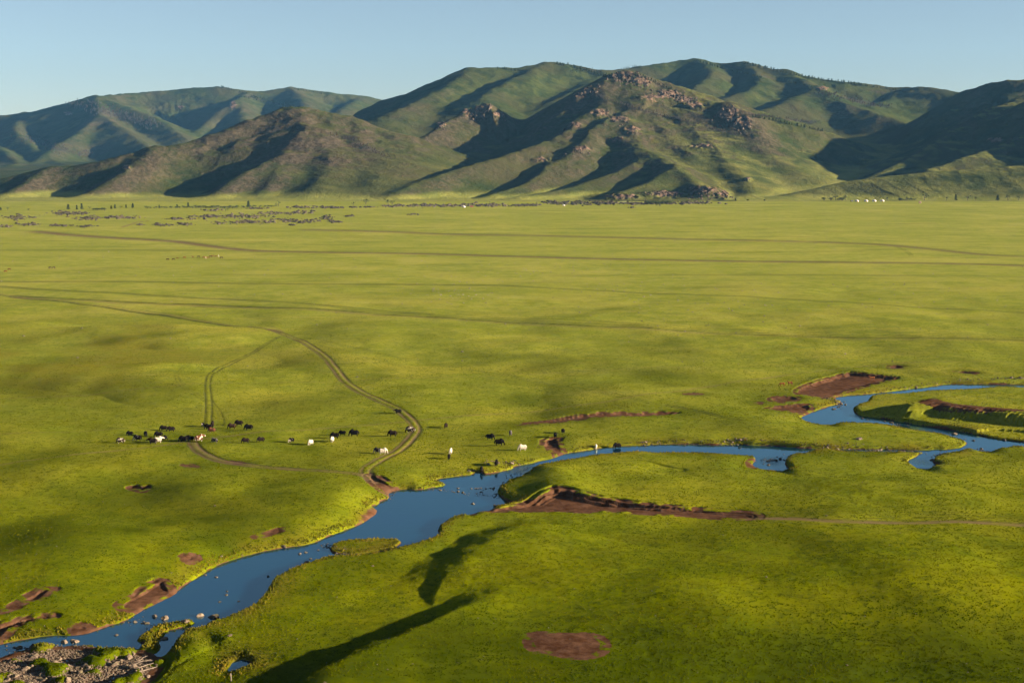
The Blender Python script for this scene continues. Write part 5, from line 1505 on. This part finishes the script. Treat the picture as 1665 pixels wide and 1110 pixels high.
def van(px, py, rot, mat, label):
    e = link('van', None, None, None, hit(px, py), (0, 0, rot)); tag(e, label, 'van')
    bm = bmesh.new()
    prof = [(-2.1, .45), (2.0, .45), (2.15, .75), (2.1, 1.15), (1.7, 1.95), (1.4, 2.08), (-1.95, 2.08), (-2.1, 1.9)]
    vs1 = [bm.verts.new((x, -.85, z)) for x, z in prof]; vs2 = [bm.verts.new((x, .85, z)) for x, z in prof]
    bm.faces.new(vs1); bm.faces.new(vs2[::-1])
    for i in range(len(prof)):
        j = (i + 1) % len(prof); bm.faces.new([vs1[j], vs1[i], vs2[i], vs2[j]])
    bmesh.ops.bevel(bm, geom=bm.edges[:], offset=.08, segments=2, affect='EDGES')
    m = bpy.data.meshes.new('body'); bm.to_mesh(m); bm.free()
    link('body', m, mat, e)
    for sy in (-.865, .865):
        for x0 in (-1.4, -.3, .8):
            link('window', raw_mesh('window', *boxv((x0, sy, 1.6), (.85, .03, .5))), M_glass, e)
    for x0 in (-1.3, 1.3):
        for sy in (-.75, .75):
            v, f = capped([(x0, sy - .1, .35), (x0, sy + .1, .35)], [.35, .35], 14)
            w = link('wheel', raw_mesh('wheel', v, f, True), M_dark, e)
van(1385, 328.0, .4, M_dark, 'dark van parked left of the leftmost tent')
van(767, 337.0, .2, M_red, 'small red vehicle right of the single white tent')

hut = link('hut', None, None, None, hit(1495.7, 330.8), (0, 0, .25)); tag(hut, 'small brown plank hut alone on the plain edge', 'hut')
Pk = raw_mesh('plank', *boxv((0, 0, 1.2), (.29, .06, 2.4))); Pk.materials.append(M_wood)
for sx, sy, rz, n in ((0, -1.3, 0, 9), (0, 1.3, 0, 9), (-1.35, 0, math.pi / 2, 8), (1.35, 0, math.pi / 2, 8)):
    for k in range(n):
        o_ = (k - (n - 1) / 2) * .3
        link('plank', Pk, None, hut, (sx + (o_ if rz == 0 else 0), sy + (o_ if rz else 0), 0), (0, 0, rz))
rfv = np.array([(-1.7, -1.6, 2.3), (1.7, -1.6, 2.3), (1.7, 1.6, 2.9), (-1.7, 1.6, 2.9), (-1.7, -1.6, 2.42), (1.7, -1.6, 2.42), (1.7, 1.6, 3.02), (-1.7, 1.6, 3.02)])
link('roof', raw_mesh('roof', rfv, np.array([[3, 2, 1, 0], [4, 5, 6, 7], [0, 1, 5, 4], [1, 2, 6, 5], [2, 3, 7, 6], [3, 0, 4, 7]])), mat_plain('roof_board', (.20, .14, .09), .85), hut)
link('door', raw_mesh('door', *boxv((.2, -1.36, .95), (.8, .05, 1.8))), M_dark, hut)

# ------------------------------------------------------------------ driftwood and a post
def stick(px0, py0, px1, py1, rad, label, seed):
    x0, y0 = at_z(px0, py0, WZ + .4); x1, y1 = at_z(px1, py1, WZ + .4)
    r = np.random.default_rng(seed)
    z0 = float(ground_z(x0, y0)[0]) + .35; z1 = float(ground_z(x1, y1)[0]) + .4
    a = np.array([0, 0, 0.]); b = np.array([x1 - x0, y1 - y0, z1 - z0])
    mid = [a + (b - a) * t + r.normal(0, .05, 3) for t in (.25, .5, .75)]
    rad *= .65
    parts = [capped([a, *mid, b], [rad, rad * .95, rad * .85, rad * .7, rad * .4], 8)]
    for k in range(3):
        t = r.uniform(.3, .9); p0 = a + (b - a) * t
        parts.append(capped([p0, p0 + r.normal(0, .22, 3) + [0, 0, .15]], [rad * .45, rad * .15], 6))
    o = link('driftwood_branch', raw_mesh('driftwood_branch', *join(parts), True), M_drift, None, (x0, y0, z0))
    tag(o, label, 'driftwood', 'driftwood on the cobble bar')
for i, (a, b, c_, d, r_, lab) in enumerate([(210, 1096, 256, 1085, .11, 'longest bleached driftwood pole beside the cobble bar'), (208, 1077, 248, 1075, .07, 'upper bleached branch of the driftwood tangle'), (212, 1082, 246, 1072, .06, 'branch crossing the upper driftwood tangle'), (222, 1090, 250, 1080, .07, 'short branch between the tangle and the long pole'), (230, 1079, 244, 1086, .05, 'thin broken branch pointing down in the driftwood tangle'), (206, 1083, 232, 1080, .05, 'left end twig of the driftwood tangle'), (224, 1074, 240, 1066, .06, 'branch leaning on the white stone above the tangle')]):
    stick(a, b, c_, d, r_, lab, i)
P = hit(375.5, 1107)
o = link('wooden_post', raw_mesh('wooden_post', *join([capped([(0, 0, -.2), (.02, 0, .6), (.0, .02, 1.25), (.0, .02, 1.32)], [.085, .08, .07, .03], 9)]), True), M_drift, None, P)
tag(o, 'short weathered post standing in the grass at the bottom edge', 'post')
P = hit(528, 1109)
o = link('boulder', RM_cob[3], None, None, P, (0, 0, 1), .3); tag(o, 'small pale stone at the bottom edge in the long shadow', 'rock')
for px, py, sz, lab in [(1377, 1081, .26, 'white stone in the dark tuft at the bottom right'), (1246, 938, .25, 'pale stone beside a dark turf nick in the near meadow'), (1344, 838, .28, 'white stone above the muddy track on the right'), (72, 1017, .14, 'tiny white pebble on the left bank'), (606, 920, .3, 'pinkish stone in the near meadow below the islet'), (349, 822, .3, 'reddish stone on the left meadow'), (1275, 678, .22, 'white stone left of the upper pool'), (532, 782, .22, 'pale stone under the double track'), (738, 764, .22, 'white pebble on the shore left of the drinking yak')]:
    P = hit(px, py)
    tag(link('boulder', RM_cob[rng.integers(0, 10)], None, None, P + Vector((0, 0, sz * .2)), (0, 0, rng.uniform(0, 6)), sz), lab, 'rock')

# ------------------------------------------------------------------ grass tufts
def grass_points(n, seed, py0, py1, dens):
    r = np.random.default_rng(seed)
    qx = r.uniform(-40, 1705, n); qy = HOR + (py0 - HOR) * ((py1 - HOR) / (py0 - HOR)) ** r.random(n)
    Yq = FPX * CAMH / (qy - HOR) ; xq = (qx - CX) / FPX * Yq
    j = np.clip(np.searchsorted(Yp, Yq), 0, len(Yp) - 1); i = np.clip(np.searchsorted(Up, xq / Yq), 0, len(Up) - 1)
    so = np.maximum(soil, np.clip(track, 0, 1) * .8).reshape(gX.shape)[j, i]; sw = sdw.reshape(gX.shape)[j, i]; cb = cbm.reshape(gX.shape)[j, i]
    z = ground_z(xq, Yq)
    ok = (so < .35) & (z > WZ + .12) & ((cb < .5) | (z > WZ + .45)) & (r.random(n) < dens(xq, Yq, sw))
    return xq[ok], Yq[ok], z[ok], r.random(ok.sum()), sw[ok]

def tuft_mat(name, a, b):
    t = NT(name)
    geo = t.n('ShaderNodeNewGeometry')
    n_ = t.noise(geo.outputs['Position'], 1 / 12., 3, .6); n2 = t.noise(geo.outputs['Position'], 1 / 1.6, 2, .6)
    col = t.mix(t.ramp(n_, .38, .62), a, b)
    col = t.mix(t.ramp(n2, .4, .65, 0, .6), col, tuple(v * .6 for v in a))
    b_ = t.n('ShaderNodeBsdfDiffuse'); t.val(b_.inputs[0], col)
    tr = t.n('ShaderNodeBsdfTranslucent'); t.val(tr.inputs[0], col)
    mx = t.n('ShaderNodeMixShader'); mx.inputs[0].default_value = .3
    t.l(b_.outputs[0], mx.inputs[1]); t.l(tr.outputs[0], mx.inputs[2]); t.l(mx.outputs[0], t.out.inputs['Surface'])
    return t.m

def tuft_object(name, x, y, z, sc, mat, label, rad, hgt, nv=5):
    me = bpy.data.meshes.new(name)
    me.vertices.add(len(x)); me.vertices.foreach_set('co', np.stack([x, y, z], 1).astype(np.float32).ravel())
    add_attr(me, 'tuft_scale', sc)
    o = link(name, me); tag(o, label, kind='stuff')
    g = bpy.data.node_groups.new(name, 'GeometryNodeTree')
    g.interface.new_socket('Geometry', in_out='INPUT', socket_type='NodeSocketGeometry')
    g.interface.new_socket('Geometry', in_out='OUTPUT', socket_type='NodeSocketGeometry')
    N = g.nodes; L = g.links
    gi = N.new('NodeGroupInput'); go = N.new('NodeGroupOutput')
    mp = N.new('GeometryNodeMeshToPoints'); L.new(gi.outputs[0], mp.inputs[0])
    cone = N.new('GeometryNodeMeshCone'); cone.fill_type = 'NONE'
    cone.inputs['Vertices'].default_value = nv; cone.inputs['Radius Top'].default_value = rad * .25
    cone.inputs['Radius Bottom'].default_value = rad; cone.inputs['Depth'].default_value = hgt
    sm = N.new('GeometryNodeSetMaterial'); sm.inputs['Material'].default_value = mat; L.new(cone.outputs[0], sm.inputs[0])
    ip = N.new('GeometryNodeInstanceOnPoints'); L.new(mp.outputs[0], ip.inputs['Points']); L.new(sm.outputs[0], ip.inputs['Instance'])
    na = N.new('GeometryNodeInputNamedAttribute'); na.data_type = 'FLOAT'; na.inputs['Name'].default_value = 'tuft_scale'
    L.new(na.outputs[0], ip.inputs['Scale'])
    rv = N.new('FunctionNodeRandomValue'); rv.data_type = 'FLOAT_VECTOR'
    rv.inputs[0].default_value = (-.5, -.5, 0); rv.inputs[1].default_value = (.5, .5, 6.28)
    L.new(rv.outputs[0], ip.inputs['Rotation']); L.new(ip.outputs[0], go.inputs[0])
    me.materials.append(mat)
    md = o.modifiers.new('tufts', 'NODES'); md.node_group = g
    return o
M_tuftm = tuft_mat('meadow_tufts', (.076, .094, .0010), (.140, .142, .0015))
M_tuftb = tuft_mat('bank_sedge', (.085, .085, .006), (.165, .125, .012))
M_tuftl = tuft_mat('lush_shade_tufts', (.042, .060, .0007), (.080, .088, .001))  # rich grass tone, also serving as painted shade
x, y, z, r0, sw = grass_points(520000, 1, 470, 1150, lambda x, y, s: sstep(800, 420, y) * np.clip(.55 + 1.1 * fbm(x, y, 2.4, 3, 131) + .5 * fbm(x, y, 22, 2, 132), .06, 1))
jj = np.clip(np.searchsorted(Yp, y), 0, len(Yp) - 1); ii = np.clip(np.searchsorted(Up, x / y), 0, len(Up) - 1)
lu = lush_shade.reshape(gX.shape)[jj, ii] > RNG.random(len(x)) * .8  # mask mixes rich grass with shade painted into the colour
tuft_object('meadow_grass', x[~lu], y[~lu], z[~lu], .45 + .75 * r0[~lu] ** 2, M_tuftm, 'short yellowish meadow grass in uneven tufts', .17, .12)
tuft_object('lush_shade_grass', x[lu], y[lu], z[lu], .45 + .75 * r0[lu] ** 2, M_tuftl, 'darker green grass in uneven tufts, partly coloured darker for shade', .17, .12)
bx_, by_, bz_, br_, bs_ = grass_points(900000, 2, 600, 1125, lambda x, y, s: ((s > .1) & (s < 3.2)) * np.clip(.75 * np.exp(-np.maximum(s - .6, 0) / 1.1) * (1 + 1.4 * fbm(x, y, 6, 2, 133)), 0, 1))
tuft_object('bank_grass', bx_, by_, bz_, .45 + .8 * br_ ** 2, M_tuftb, 'coarse yellowish sedge fringing the river banks', .16, .30)

# ------------------------------------------------------------------ haze
V8 = np.array([[sx, sy, sz] for sz in (-4, 700) for sy in (-400, 9000) for sx in (-9000, 9000)], float)
F6 = np.array([[0, 2, 3, 1], [4, 5, 7, 6], [0, 1, 5, 4], [2, 6, 7, 3], [0, 4, 6, 2], [1, 3, 7, 5]])
hm = bpy.data.materials.new('valley_air'); hm.use_nodes = True
hn = hm.node_tree; hn.nodes.clear()
ho = hn.nodes.new('ShaderNodeOutputMaterial'); hv = hn.nodes.new('ShaderNodeVolumePrincipled')
hv.inputs['Color'].default_value = (.20, .54, 1.0, 1)
hv.inputs['Density'].default_value = 1.5e-5
hv.inputs['Anisotropy'].default_value = 0.0
hn.links.new(hv.outputs[0], ho.inputs['Volume'])
haze = link('haze', raw_mesh('haze', V8, F6), hm)
tag(haze, 'thin blue evening haze filling the valley', kind='stuff')
